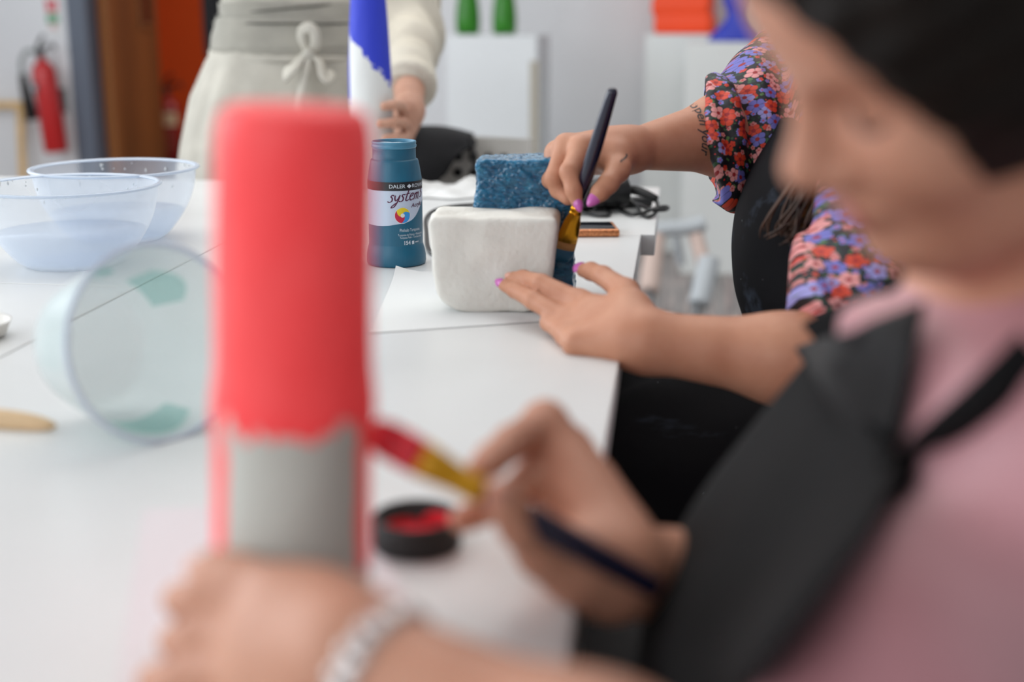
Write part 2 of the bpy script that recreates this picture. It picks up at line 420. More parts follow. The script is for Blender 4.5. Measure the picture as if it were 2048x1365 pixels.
# ------------------------------------------------------------------ implicit bodies
class Field:
    def __init__(s, lo, hi, h):
        s.h = h; s.lo = np.array(lo, np.float64); s.n = np.ceil((np.array(hi) - s.lo) / h).astype(int) + 1
        s.F = np.full(tuple(s.n), 1.0, np.float32)
    def sl(s, lo, hi):
        a = np.clip(np.floor((np.array(lo) - s.lo) / s.h).astype(int), 0, s.n); b = np.clip(np.ceil((np.array(hi) - s.lo) / s.h).astype(int) + 1, 0, s.n)
        return a, b
    def grid(s, a, b):
        ax = [(s.lo[i] + s.h * np.arange(a[i], b[i])).astype(np.float32) for i in range(3)]
        return np.meshgrid(*ax, indexing='ij', sparse=True)
    def put(s, fn, lo, hi, k, mode='u'):
        m = max(k, 0) + 3 * s.h
        a, b = s.sl(np.array(lo) - m, np.array(hi) + m)
        if np.any(b <= a): return
        X, Y, Z = s.grid(a, b); d = fn(X, Y, Z).astype(np.float32)
        sl = tuple(slice(a[i], b[i]) for i in range(3)); F = s.F[sl]
        if mode == 'u': s.F[sl] = smin(F, d, k)
        elif mode == 's': s.F[sl] = -smin(-F, d, k)
        elif mode == 'i': s.F[sl] = -smin(-F, -d, k)
    def prims(s, L, inf=0.0, kk=None):
        for p in L:
            fn, lo, hi = prim_fn(p, inf); s.put(fn, lo, hi, p[-1] if kk is None else kk)
    def group(s, fingers, kin=.004, kmerge=.008, kbetween=.0008, inf=0.0):
        los, his = [], []
        for L in fingers:
            for p in L:
                _, lo, hi = prim_fn(p, inf); los.append(lo); his.append(hi)
        lo = np.min(los, 0); hi = np.max(his, 0); m = kmerge + 3 * s.h
        a, b = s.sl(lo - m, hi + m)
        X, Y, Z = s.grid(a, b); tot = None
        for L in fingers:
            f = None
            for p in L:
                fn, _, _ = prim_fn(p, inf); d = fn(X, Y, Z).astype(np.float32); f = d if f is None else smin(f, d, kin)
            tot = f if tot is None else smin(tot, f, kbetween)
        sl = tuple(slice(a[i], b[i]) for i in range(3)); s.F[sl] = smin(s.F[sl], tot, kmerge)
    def plane(s, c, n, k=.002):               # keep the side where (p-c).n < 0
        c = np.array(c); n = np.array(Vector(n).normalized())
        X, Y, Z = s.grid((0, 0, 0), s.n); d = ((X - c[0]) * n[0] + (Y - c[1]) * n[1] + (Z - c[2]) * n[2]).astype(np.float32)
        s.F = np.maximum(s.F, d)
    def warp(s, fn):
        X, Y, Z = s.grid((0, 0, 0), s.n); s.F = (s.F + fn(X, Y, Z)).astype(np.float32)
    def mesh(s, smooth=2):
        F = s.F; F = np.pad(F, 1, constant_values=1.0); lo = s.lo - s.h
        ins = F < 0
        cnt = np.zeros(tuple(np.array(F.shape) - 1), np.int8)
        for dx in (0, 1):
            for dy in (0, 1):
                for dz in (0, 1):
                    cnt += ins[dx:F.shape[0] - 1 + dx, dy:F.shape[1] - 1 + dy, dz:F.shape[2] - 1 + dz]
        act = (cnt > 0) & (cnt < 8); idx = np.full(act.shape, -1, np.int64)
        C = np.argwhere(act); idx[act] = np.arange(len(C))
        pos = np.zeros((len(C), 3)); num = np.zeros(len(C))
        cor = [(i, j, k) for i in (0, 1) for j in (0, 1) for k in (0, 1)]
        for a_ in cor:
            for ax in range(3):
                if a_[ax]: continue
                b_ = list(a_); b_[ax] = 1
                fa = F[C[:, 0] + a_[0], C[:, 1] + a_[1], C[:, 2] + a_[2]].astype(np.float64); fb = F[C[:, 0] + b_[0], C[:, 1] + b_[1], C[:, 2] + b_[2]].astype(np.float64)
                mk = (fa < 0) != (fb < 0); t = np.where(mk, fa / np.where(mk, fa - fb, 1), 0)
                q = C + np.array(a_); q = q.astype(np.float64); q[:, ax] += t
                pos += q * mk[:, None]; num += mk
        pos /= num[:, None]
        faces = []
        for ax in range(3):
            o1, o2 = [(1, 2), (2, 0), (0, 1)][ax]
            A = ins; sh = [slice(None)] * 3; sh2 = [slice(None)] * 3; sh[ax] = slice(0, -1); sh2[ax] = slice(1, None)
            df = A[tuple(sh)] != A[tuple(sh2)]
            E = np.argwhere(df); E = E[(E[:, o1] > 0) & (E[:, o2] > 0) & (E[:, o1] < F.shape[o1] - 1) & (E[:, o2] < F.shape[o2] - 1)]
            if len(E) == 0: continue
            flip = A[tuple(E.T)]
            def cell(d1, d2):
                q = E.copy(); q[:, o1] += d1; q[:, o2] += d2; return idx[tuple(q.T)]
            q = np.stack([cell(-1, -1), cell(0, -1), cell(0, 0), cell(-1, 0)], 1)
            q = np.where(flip[:, None], q, q[:, ::-1]); faces.append(q)
        Q = np.concatenate(faces)
        V = lo + pos * s.h
        for _ in range(smooth):
            acc = np.zeros_like(V); c2 = np.zeros(len(V))
            for i in range(4):
                np.add.at(acc, Q[:, i], V[Q[:, (i + 1) % 4]]); np.add.at(c2, Q[:, i], 1)
                np.add.at(acc, Q[:, i], V[Q[:, (i + 3) % 4]]); np.add.at(c2, Q[:, i], 1)
            V = V * .5 + .5 * acc / np.maximum(c2, 1)[:, None]
        return fast_mesh(V, Q)
def fast_mesh(V, Q):
    me = bpy.data.meshes.new('m'); me.vertices.add(len(V)); me.vertices.foreach_set('co', V.astype(np.float32).ravel())
    me.loops.add(Q.size); me.loops.foreach_set('vertex_index', Q.astype(np.int32).ravel())
    me.polygons.add(len(Q)); me.polygons.foreach_set('loop_start', np.arange(0, Q.size, 4, dtype=np.int32))
    me.update(calc_edges=True); return me
def smin(a, b, k):
    if k <= 0: return np.minimum(a, b)
    h = np.maximum(k - np.abs(a - b), 0) / k
    return np.minimum(a, b) - h * h * k * .25
def prim_fn(p, inf=0.0):
    if p[0] == 'c':                          # tapered capsule ('c', a, b, ra, rb, flat, k); flat=(normal, factor)
        _, a, b, ra, rb, flat, k = p; a = np.array(a, np.float32); b = np.array(b, np.float32); ra += inf; rb += inf
        ab = b - a; L2 = float(ab @ ab) + 1e-12
        def fn(X, Y, Z):
            x, y, z = X - a[0], Y - a[1], Z - a[2]
            t = np.clip((x * ab[0] + y * ab[1] + z * ab[2]) / L2, 0, 1)
            qx, qy, qz = x - t * ab[0], y - t * ab[1], z - t * ab[2]
            if flat is not None:
                n = np.array(Vector(flat[0]).normalized(), np.float32); dn = qx * n[0] + qy * n[1] + qz * n[2]; g = 1 / flat[1] - 1
                return (np.sqrt(qx * qx + qy * qy + qz * qz + dn * dn * ((1 + g) ** 2 - 1)) - (ra + (rb - ra) * t)) * (flat[1] ** .5)
            return np.sqrt(qx * qx + qy * qy + qz * qz) - (ra + (rb - ra) * t)
        r = max(ra, rb); return fn, np.minimum(a, b) - r, np.maximum(a, b) + r
    if p[0] == 'e':                          # ellipsoid ('e', c, axes, radii, k)
        _, c, ax, rad, k = p; c = np.array(c, np.float32); A = np.array([Vector(v).normalized() for v in ax], np.float32); R = np.array(rad, np.float32) + inf
        def fn(X, Y, Z):
            x, y, z = X - c[0], Y - c[1], Z - c[2]; k0 = 0; k1 = 0
            for i in range(3):
                q = x * A[i][0] + y * A[i][1] + z * A[i][2]; k0 = k0 + (q / R[i]) ** 2; k1 = k1 + (q / R[i] ** 2) ** 2
            k0 = np.sqrt(k0); return k0 * (k0 - 1) / np.sqrt(k1 + 1e-9)
        m = float(R.max()); return fn, c - m, c + m
def C(a, b, ra, rb=None, k=.01, flat=None): return ('c', tuple(a), tuple(b), ra, ra if rb is None else rb, flat, k)
def EL(c, axes, radii, k=.01): return ('e', tuple(c), [tuple(a) for a in axes], radii, k)
def chain(pts, rad, k=.004):
    return [C(pts[i], pts[i + 1], rad[i], rad[i + 1], k) for i in range(len(pts) - 1)]
def nail_mesh(tip, frm, n, r, ln=.0085, w=.0056, ext=.0):
    d = (Vector(tip) - Vector(frm)).normalized(); n = Vector(n); n = (n - d * n.dot(d)).normalized(); s_ = d.cross(n)
    c = Vector(tip) + n * (r * .78) + d * ext
    bm = bmesh.new(); bmesh.ops.create_uvsphere(bm, u_segments=20, v_segments=12, radius=1)
    for v in bm.verts:
        q = v.co.copy(); taper = 1 - .35 * max(0, q.x)
        v.co = c + d * (q.x * ln) + s_ * (q.y * w * taper) + n * (q.z * .0021 - .0022 * (q.y ** 2) * 1.0 - .0012 * max(0, q.x) ** 2)
    return from_bm(bm)
def head_prims(c, f, l, u, s=1.0):
    def pt(a, b, d): return Vector(c) + (f * a + l * b + u * d) * s
    ax = (f, l, u)
    L = [EL(pt(-.012, 0, .045), ax, (.098 * s, .076 * s, .082 * s), .02),
         EL(pt(.03, 0, -.02), ax, (.062 * s, .060 * s, .078 * s), .03),
         EL(pt(.055, 0, .06), ax, (.042 * s, .056 * s, .046 * s), .03),
         C(pt(.062, .022, .032), pt(.062, -.022, .032), .026 * s, k=.015),
         EL(pt(.048, .036, -.016), ax, (.034 * s, .028 * s, .03 * s), .02),
         EL(pt(.048, -.036, -.016), ax, (.034 * s, .028 * s, .03 * s), .02),
         C(pt(-.005, .052, -.04), pt(.06, .015, -.08), .02 * s, .016 * s, .03),
         C(pt(-.005, -.052, -.04), pt(.06, -.015, -.08), .02 * s, .016 * s, .03),
         EL(pt(.072, 0, -.076), ax, (.02 * s, .022 * s, .018 * s), .015),
         C(pt(.086, 0, .018), pt(.104, 0, -.016), .0075 * s, .0105 * s, .012),
         EL(pt(.104, 0, -.018), ax, (.011 * s, .012 * s, .0095 * s), .008),
         EL(pt(.094, .0125, -.024), ax, (.011 * s, .0075 * s, .0075 * s), .006),
         EL(pt(.094, -.0125, -.024), ax, (.011 * s, .0075 * s, .0075 * s), .006),
         EL(pt(.083, 0, -.045), ax, (.0125 * s, .024 * s, .012 * s), .012),
         EL(pt(.0895, 0, -.044), ax, (.007 * s, .020 * s, .0045 * s), .004),
         EL(pt(.087, 0, -.056), ax, (.008 * s, .017 * s, .0055 * s), .004)]
    for sgn in (1, -1):
        L.append(EL(pt(-.008, sgn * .078, -.002), ((f + u * .2), l + f * .3 * sgn, u), (.018 * s, .007 * s, .031 * s), .006))
    sub = [EL(pt(.088, sg * .031, .012), ax, (.014 * s, .018 * s, .0105 * s), .012) for sg in (1, -1)]
    eye = [EL(pt(.0695, sg * .031, .012), ax, (.0125 * s, .0135 * s, .0115 * s), .004) for sg in (1, -1)]
    return L, sub, eye, pt
def add_head(F, hp):
    L, sub, eye, pt = hp
    F.prims(L)
    for p in sub:
        fn, lo, hi = prim_fn(p); F.put(fn, lo, hi, p[-1], 's')
    F.prims(eye)
build_materials()
WALLY = 6.35
up = Vector((0, 0, 1))
# ------------------------------------------------------------------ room shell
def wallbox(name, x0, x1, y0, y1, z0, z1, m, **kw):
    return link(name, box_mesh(((x0 + x1) / 2, (y0 + y1) / 2, (z0 + z1) / 2), (x1 - x0, y1 - y0, z1 - z0)), m, smooth=False, kind='structure', **kw)
XL, XR, YB, HC = -4.2, 2.7, -2.6, 2.9
fr = PY(140, 120, WALLY); DX0 = fr.x; DX1 = PY(180, 120, WALLY).x; DXR = DX1 + 1.02   # door frame left jamb, opening
wallbox('floor', XL, XR, YB, WALLY, -.05, 0, M['carpet'])
wallbox('ceiling', XL, XR, YB, WALLY, HC, HC + .1, M['ceiling'])
wallbox('wall_right', XR, XR + .1, YB, WALLY + .1, 0, HC, M['wall'])
wallbox('wall_rear', XL, XR, YB - .1, YB, 0, HC, M['wall'])
wb = join_meshes([box_mesh(((XL + DX0) / 2, WALLY + .07, HC / 2), (DX0 - XL, .14, HC)), box_mesh(((XR + DXR) / 2, WALLY + .07, HC / 2), (XR - DXR, .14, HC)),
                  box_mesh(((DX0 + DXR) / 2, WALLY + .07, (HC + 2.1) / 2), (DXR - DX0, .14, HC - 2.1))])
link('wall_back', wb, M['wall'], smooth=False, kind='structure')
# left wall of windows: a low wall, mullions and big panes
wl = [box_mesh((XL - .05, (YB + WALLY) / 2, .35), (.1, WALLY - YB, .7)), box_mesh((XL - .05, (YB + WALLY) / 2, HC - .12), (.1, WALLY - YB, .24))]
for y in (YB + .1, .1, 3.1, WALLY - .25):
    wl.append(box_mesh((XL - .05, y, HC / 2), (.1, .2, HC)))
link('wall_left', join_meshes(wl), M['wall'], smooth=False, kind='structure')
# door: frame, leaf opened into the corridor
jamb = join_meshes([box_mesh(((DX0 + DX1) / 2, WALLY + .06, 1.05), (DX1 - DX0, .14, 2.1), bevel=.004),
                    box_mesh((DXR + .04, WALLY + .05, 1.05), (.09, .22, 2.1), bevel=.004), box_mesh(((DX0 + DXR) / 2, WALLY + .05, 2.1), (DXR - DX0 + .1, .22, .1), bevel=.004)])
link('trim_1', jamb, M['frame_grey'], smooth=False, kind='structure')
hinge = Vector((DX1 + .03, WALLY + .12, 0))
far = PY(314, 150, WALLY + .70); dv = Vector((far.x - hinge.x, far.y - hinge.y, 0)); dang = math.atan2(dv.y, dv.x); dlen = dv.length
mid = hinge + dv * .5
door = link('door_1', box_mesh((mid.x, mid.y, 1.03), (dlen, .044, 2.04), RZ(dang), .003), M['door'], smooth=False, kind='structure')
dn = dv.normalized(); dside = Vector((dn.y, -dn.x, 0))
link('door_edge_strip', box_mesh((hinge.x + dn.x * .012, hinge.y + dn.y * .012, 1.03), (.03, .05, 2.04), RZ(dang), .002), M['door_edge'], door, smooth=False)
v0 = hinge + dn * (dlen * .77) + dside * .022
link('vision_panel', box_mesh((v0.x, v0.y, 1.42), (.10, .012, .86), RZ(dang), .003), M['glass_dark'], door, smooth=False)
link('vision_panel_bead', join_meshes([box_mesh((v0.x + dn.x * s * .066, v0.y + dn.y * s * .066, 1.42), (.024, .02, .92), RZ(dang), .004) for s in (-1, 1)] + [box_mesh((v0.x, v0.y, .975), (.14, .02, .024), RZ(dang), .004)]), M['door'], door, smooth=False)
# corridor behind the doorway
cx0, cx1, cy0, cy1 = -4.6, .8, WALLY + .14, 9.9
wallbox('wall_corridor', cx0, cx1, cy1, cy1 + .1, 0, 2.6, M['orange_wall'])
wallbox('wall_corridor_left', cx0 - .1, cx0, cy0, cy1, 0, 2.6, M['orange_wall'])
wallbox('floor_corridor', cx0, cx1, cy0, cy1, -.05, 0, M['corridor_floor'])
wallbox('ceiling_corridor', cx0, cx1, cy0, cy1, 2.6, 2.65, M['ceiling'])
wallbox('baseboard_back', DXR + .1, XR, WALLY - .015, WALLY, 0, .07, M['wall'])

# ------------------------------------------------------------------ tables
re0, re1 = PZ(1284, 470), PZ(1207, 925)
XE = (re0.x + re1.x) / 2                       # right edge of the near tables
XS = (PZ(430, 488).x + PZ(0, 725).x) / 2       # seam between the two rows
YN = PZ(1290, 469).y                           # where the near table meets the far one
XF = PZ(1312, 466).x; YF = PZ(900, 368).y
print('table', XE, XS, YN, XF, YF)
def table(x0, x1, y0, y1, label, th=.032, legs=True, z=TZ):
    e = empty('work_table', ((x0 + x1) / 2, (y0 + y1) / 2, 0), label, 'table', 'white worktables pushed together')
    g = .0012
    link('tabletop', box_mesh(((x0 + x1) / 2, (y0 + y1) / 2, z - th / 2), (x1 - x0 - 2 * g, y1 - y0 - 2 * g, th), bevel=.0018), M['table'], e, smooth=False)
    for sx in (x0 + .06, x1 - .06):
        for sy in (y0 + .07, y1 - .07):
            link('leg', lathe_mesh([(.0, 0), (.022, 0), (.022, .02), (.018, .03), (.018, z - th)], (sx, sy, 0), 20, cap=False), M['table_leg'], e)
    return e
table(XS, XE, .30, YN, 'white table along the right side where the coral column stands')
table(XS + .035, XF, YN, YF, 'white table at the far right end carrying the phone and the coiled black cord')
table(XS - .72, XS, .10, 1.45, 'white table at the near left, under the tipped tub')
table(XS - .72, XS, 1.45, YF, 'white table at the far left, under the two water bowls')

# ------------------------------------------------------------------ coral column
cb = PZ(584, 1296)
prof = [(0, 0), (.037, 0), (.0405, .004), (.0412, .03), (.0408, .08), (.0405, .115), (.0420, .124), (.0418, .135), (.0400, .150), (.0392, .20), (.0388, .25), (.0380, .262), (.0355, .2705), (.030, .2735), (.015, .2745), (0, .2745)]
def wobble_lathe(prof, c, seg, amp, seed, fr=(3, 7)):
    r = random.Random(seed); ph = [r.random() * 6.28 for _ in range(6)]
    me = lathe_mesh(prof, (0, 0, 0), seg, cap=False)
    for v in me.vertices:
        a = math.atan2(v.co.y, v.co.x); z = v.co.z
        w = math.sin(fr[0] * a + ph[0] + z * 40) + .6 * math.sin(fr[1] * a + ph[1] - z * 70) + .5 * math.sin(90 * z + ph[2])
        s_ = 1 + amp * w; v.co.x *= s_; v.co.y *= s_
    for v in me.vertices: v.co += Vector(c)
    return me
pf = []
for (r0, z0), (r1, z1) in zip(prof, prof[1:]):
    n = max(1, int(abs(z1 - z0) / .004))
    for k in range(n): pf.append((r0 + (r1 - r0) * k / n, z0 + (z1 - z0) * k / n))
pf.append(prof[-1])
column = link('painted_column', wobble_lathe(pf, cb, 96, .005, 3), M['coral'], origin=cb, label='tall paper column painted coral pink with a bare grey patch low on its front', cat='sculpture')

column.scale = (.952, .952, 1.012); column.rotation_euler = (Matrix.Rotation(math.radians(2.7), 3, Vector((FWD.x, FWD.y, 0)).normalized())).to_euler()   # leans a little
# ------------------------------------------------------------------ paint lid, papers
cz = PZ(834, 1092)
R0 = .0272
lid = empty('paint_pot', cz, 'shallow black ribbed pot holding coral paint beside the coral column', 'paint pot')
V, F = [], []
pl = [(0, .0), (R0 - .0015, .0), (R0, .0015), (R0, .0195), (R0 - .0008, .0205), (R0 - .0028, .0205), (R0 - .0032, .004), (0, .0035)]
me = lathe_mesh([(r, z) for r, z in pl], cz, 120, cap=False)
for v in me.vertices:
    p = v.co - cz
    if abs(Vector((p.x, p.y)).length - R0) < 1e-4 and .001 < p.z < .0197:
        a = math.atan2(p.y, p.x); s_ = 1 - .014 * (.5 + .5 * math.cos(a * 60)); v.co.x = cz.x + p.x * s_; v.co.y = cz.y + p.y * s_
link('ribbed_wall', me, M['black_matte'], lid)
bm = bmesh.new(); pts = []
for k in range(40):
    a = 2 * PI * k / 40; r = (R0 - .0034) * (.93 + .05 * math.sin(3 * a) + .03 * math.sin(5 * a + 1))
    pts.append(bm.verts.new(cz + Vector((r * math.cos(a), r * math.sin(a), .0062 + .0012 * math.sin(4 * a)))))
c0 = bm.verts.new(cz + Vector((0, 0, .0075)))
for k in range(40): bm.faces.new((pts[k], pts[(k + 1) % 40], c0))
link('paint', from_bm(bm), M['coral_wet'], lid)
def smear(a0, a1, z0, z1):
    V, F = [], []
    n = 14
    for k in range(n + 1):
        a = a0 + (a1 - a0) * k / n
        w = math.sin(PI * k / n) ** .4; V += [cz + Vector((math.cos(a) * (R0 - .0034), math.sin(a) * (R0 - .0034), z0)), cz + Vector((math.cos(a) * (R0 - .0034), math.sin(a) * (R0 - .0034), z0 + (z1 - z0) * w))]
    for k in range(n): F.append((2 * k, 2 * k + 2, 2 * k + 3, 2 * k + 1))
    return pyd(V, F)
link('paint_smear', join_meshes([smear(.3, 1.7, .004, .015), smear(1.6, 3.0, .004, .010)]), M['coral_wet'], lid)

def paper(name, pts, z, m, label, curl=None, cat='paper'):
    """flat sheet on the table given by its four corners (pixels); optional lifted corner"""
    Q = [PZ(x, y, TZ) for x, y in pts]; n = 14
    V = []
    for i in range(n + 1):
        for j in range(n + 1):
            u, w = i / n, j / n
            p = Q[0] * (1 - u) * (1 - w) + Q[1] * u * (1 - w) + Q[2] * u * w + Q[3] * (1 - u) * w
            h = z
            if curl:
                cu_, cw_, amp, rad = curl; d = math.hypot(u - cu_, w - cw_)
                if d < rad: h += amp * (1 - d / rad) ** 2
            V.append(Vector((p.x, p.y, TZ + h)))
    F = [(i * (n + 1) + j, (i + 1) * (n + 1) + j, (i + 1) * (n + 1) + j + 1, i * (n + 1) + j + 1) for i in range(n) for j in range(n)]
    return link(name, pyd(V, F), m, label=label, cat=cat)
paper('paper_sheet', [(286, 1022), (700, 1000), (960, 1420), (225, 1420)], .0006, M['paper_pink'], 'white paper sheet tinged pink under the coral column')
paper('paper_sheet', [(792, 545), (1120, 545), (1150, 640), (740, 668)], .0007, M['paper'], 'white paper sheet under the white and turquoise form', curl=(0, 0, .008, .2))
# crumpled white tissue behind the bottle
V = []; n = 22
A0, A1, A2, A3 = PZ(800, 372), PZ(985, 372), PZ(985, 397), PZ(790, 400)
r_ = random.Random(5)
for i in range(n + 1):
    for j in range(n + 1):
        u, w = i / n, j / n
        p = A0 * (1 - u) * (1 - w) + A1 * u * (1 - w) + A2 * u * w + A3 * (1 - u) * w
        ee = min(u, 1 - u, w, 1 - w) * 2
        h = .002 + (.018 * (1 - w) * (.5 + .5 * math.sin(9 * u + 3 * w)) + .006 * math.sin(17 * u + 8 * w) * math.sin(11 * w)) * min(1, ee * 4)
        V.append(Vector((p.x + .01 * math.sin(7 * w + 3 * u), p.y + .012 * math.sin(8 * u), TZ + max(.001, h))))
F = [(i * (n + 1) + j, (i + 1) * (n + 1) + j, (i + 1) * (n + 1) + j + 1, i * (n + 1) + j + 1) for i in range(n) for j in range(n)]
link('crumpled_tissue', pyd(V, F), M['paper'], label='crumpled white tissue lying flat behind the turquoise bottle', cat='tissue')

# ------------------------------------------------------------------ turquoise paint bottle
bc = PZ(793, 526)
bt = empty('paint_bottle', bc, 'open turquoise acrylic paint bottle with printed label behind the coral column', 'bottle')
pb = [(0, 0), (.0355, 0), (.0378, .0012), (.0386, .0045), (.0384, .012), (.0374, .0185), (.0360, .0235), (.0351, .027), (.0349, .030), (.0349, .108), (.0345, .112), (.0325, .125), (.0308, .1335), (.0300, .1352), (.0284, .136), (.0279, .1365), (.0277, .148), (.0277, .1505)]
link('body', lathe_mesh(pb + [(.0262, .1505), (.0262, .10), (0, .10)], bc, 96, cap=False), M['bottle'], bt)
link('neck_lip', lathe_mesh([(.0278, .1498), (.0287, .1512), (.0288, .1532), (.0281, .1542), (.0281, .1556), (.0285, .1562), (.0284, .1578), (.0276, .1586), (.0268, .158), (.0264, .1505)], bc, 96, cap=False), M['bottle_lip'], bt)
link('paint_surface', lathe_mesh([(0, .1552), (.0268, .1552)], bc, 64, cap=False), M['wet_turq'], bt)
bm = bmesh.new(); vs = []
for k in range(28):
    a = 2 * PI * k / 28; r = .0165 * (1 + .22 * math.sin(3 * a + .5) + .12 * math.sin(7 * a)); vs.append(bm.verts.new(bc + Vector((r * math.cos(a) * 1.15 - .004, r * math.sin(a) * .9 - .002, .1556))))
bm.faces.new(vs); link('painted_glare', from_bm(bm), M['paint_glare'], bt)  # pale patch painted as glare on the wet paint
view = math.atan2(EYE.y - bc.y, EYE.x - bc.x)        # direction from the bottle to the camera
LBL = math.radians(31)                                # the label looks a little to the right
def cyl(s, z, r):                                     # s = arc length right of the label's middle line
    a = view + LBL + s / .0349
    return bc + Vector((math.cos(a) * r, math.sin(a) * r, z))
def band(z0f, z1f, s0, s1, r, m, name, n=80):
    V, F = [], []
    for k in range(n + 1):
        s = s0 + (s1 - s0) * k / n; V += [cyl(s, z0f(s), r), cyl(s, z1f(s), r)]
    for k in range(n): F.append((2 * k, 2 * k + 2, 2 * k + 3, 2 * k + 1))
    return link(name, pyd(V, F), m, bt)
HW = .105
lowline = lambda s: .0535 + .0035 * (1 / (1 + math.exp(-(s + .022) * 160))) + .030 * (1 / (1 + math.exp(-(s - .016) * 150)))
band(lambda s: .0275, lambda s: .1075, -HW, HW, .03505, M['label_turq'], 'label')
band(lowline, lambda s: .0995, -HW, HW, .03515, M['label_white'], 'label_panel')
band(lambda s: .0985, lambda s: .1095, -HW, HW, .0352, M['label_black'], 'label_band')
def wrap_text(me, s0, z0, r, sc=1.0, slope=0.0, sx=1.0):
    for v in me.vertices:
        s = s0 + v.co.x * sc * sx; z = z0 + v.co.y * sc + slope * v.co.x * sc * sx; v.co = cyl(s, z, r)
    return me
RT = .0354
link('lettering', join_meshes([wrap_text(text_mesh('DALER', .0066, bold=.00003), -.0160, .1040, RT, sx=1.05), wrap_text(text_mesh('ROWNEY', .0066, bold=.00003), .0190, .1040, RT, sx=1.05),
      pyd([cyl(-.0034, .104, RT), cyl(0, .1012, RT), cyl(.0034, .104, RT), cyl(0, .1068, RT)], [(0, 1, 2, 3)])]), M['ink_white'], bt, smooth=False)
# brush-script "system3"
STR = [
 [(.42, .62), (.25, .70), (.14, .56), (.30, .38), (.30, .12), (.08, .02), (-.12, .12)],
 [(.52, .66), (.55, .35), (.68, .14), (.86, .30), (.98, .66)], [(.98, .66), (.90, .10), (.66, -.42), (.40, -.52), (.46, -.34), (.78, -.06)],
 [(1.48, .62), (1.32, .70), (1.20, .56), (1.36, .38), (1.36, .12), (1.14, .02), (1.0, .10)],
 [(1.82, 1.10), (1.70, .55), (1.66, .16), (1.80, .04), (1.98, .16)], [(1.50, .68), (2.02, .74)],
 [(2.06, .36), (2.30, .46), (2.42, .62), (2.28, .70), (2.10, .52), (2.08, .22), (2.24, .04), (2.50, .16)],
 [(2.62, .66), (2.62, .30), (2.58, .04)], [(2.62, .40), (2.80, .68), (2.90, .56), (2.88, .04)], [(2.88, .40), (3.06, .68), (3.18, .56), (3.16, .12), (3.30, .04)],
 [(3.45, 1.0), (3.75, 1.02), (3.58, .72), (3.80, .50), (3.66, .16), (3.40, .18)]]
def strokes(S, sc, s0, z0, r, shear=.25, slope=.06, w=.055):
    V, F = [], []
    for st in S:
        pts = spline([Vector((x, y, 0)) for x, y in st], 8); n = len(pts); b = len(V)
        for i, p in enumerate(pts):
            t = (pts[min(n - 1, i + 1)] - pts[max(0, i - 1)]).normalized(); nn = Vector((-t.y, t.x, 0))
            ww = w * (.65 + .6 * abs(t.y)) * (.5 + .5 * math.sin(PI * min(1, (i + 2) / 5)) if i < 3 else 1) * (1 if i < n - 3 else .75)
            for sg in (-1, 1):
                q = p + nn * ww * sg; x = (q.x + shear * q.y) * sc; V.append(cyl(s0 + x, z0 + q.y * sc + slope * x, r))
        for i in range(n - 1): F.append((b + 2 * i, b + 2 * i + 2, b + 2 * i + 3, b + 2 * i + 1))
    return pyd(V, F)
link('lettering', join_meshes([strokes(STR, .0131, -.0275, .0838, RT), wrap_text(text_mesh('Acrylic', .0072, shear=.25, bold=.0001), .0125, .0795, RT, slope=.06)]), M['ink_plum'], bt, smooth=False)
# three-colour swirl
def swirl(a0, col):
    V, F = [], []; n, m_ = 16, 10; Rr, ri = .0098, .0027
    for i in range(m_ + 1):
        t = i / m_; rr = ri + (Rr - ri) * t; tw = 1.15 * (1 - t) ** 1.3
        for k in range(n + 1):
            an = a0 + 2.0944 * k / n + tw; V.append(cyl(-.0098 + rr * math.cos(an), .0672 + rr * math.sin(an), RT + .0001))
    F = [(i * (n + 1) + k, i * (n + 1) + k + 1, (i + 1) * (n + 1) + k + 1, (i + 1) * (n + 1) + k) for i in range(m_) for k in range(n)]
    link('logo_petal', pyd(V, F), M[col], bt, smooth=False)
link('logo_disc', pyd([cyl(-.0098 + .0027 * math.cos(k * PI / 8), .0672 + .0027 * math.sin(k * PI / 8), RT + .0001) for k in range(16)], [tuple(range(16))]), M['sign_white'], bt, smooth=False)
ring = []
for k in range(40):
    a = 2 * PI * k / 40; ring += [cyl(-.0098 + .0098 * math.cos(a), .0672 + .0098 * math.sin(a), RT + .00005), cyl(-.0098 + .0104 * math.cos(a), .0672 + .0104 * math.sin(a), RT + .00005)]
swirl(.35, 'ink_yellow'); swirl(.35 + 2.094, 'ink_red'); swirl(.35 + 4.189, 'ink_blue')
link('logo_ring', pyd(ring, [(2 * k, (2 * k + 2) % 80, (2 * k + 3) % 80, 2 * k + 1) for k in range(40)]), M['sign_white'], bt, smooth=False)
link('lettering', join_meshes([wrap_text(text_mesh('Phthalo Turquoise', .0058), .0015, .0480, RT, sx=.72), wrap_text(text_mesh('Turquoise de Phthalo \u2022 Phthalot\u00fcrkis', .0040), .0035, .0420, RT, sx=.66),
      wrap_text(text_mesh('Turquesa Ftalo \u2013 Turchese Ftalo', .0040), .0035, .0386, RT, sx=.66)]), M['ink_white'], bt, smooth=False)
link('lettering', join_meshes([wrap_text(text_mesh('154', .0072, bold=.00018), -.0045, .0316, RT, sx=.9), pyd([cyl(.0025, .0294, RT), cyl(.0060, .0294, RT), cyl(.0060, .0338, RT), cyl(.0025, .0338, RT)], [(0, 1, 2, 3)]),
      wrap_text(text_mesh('***', .0050, bold=.0001), .0112, .0308, RT)]), M['ink_white'], bt, smooth=False)

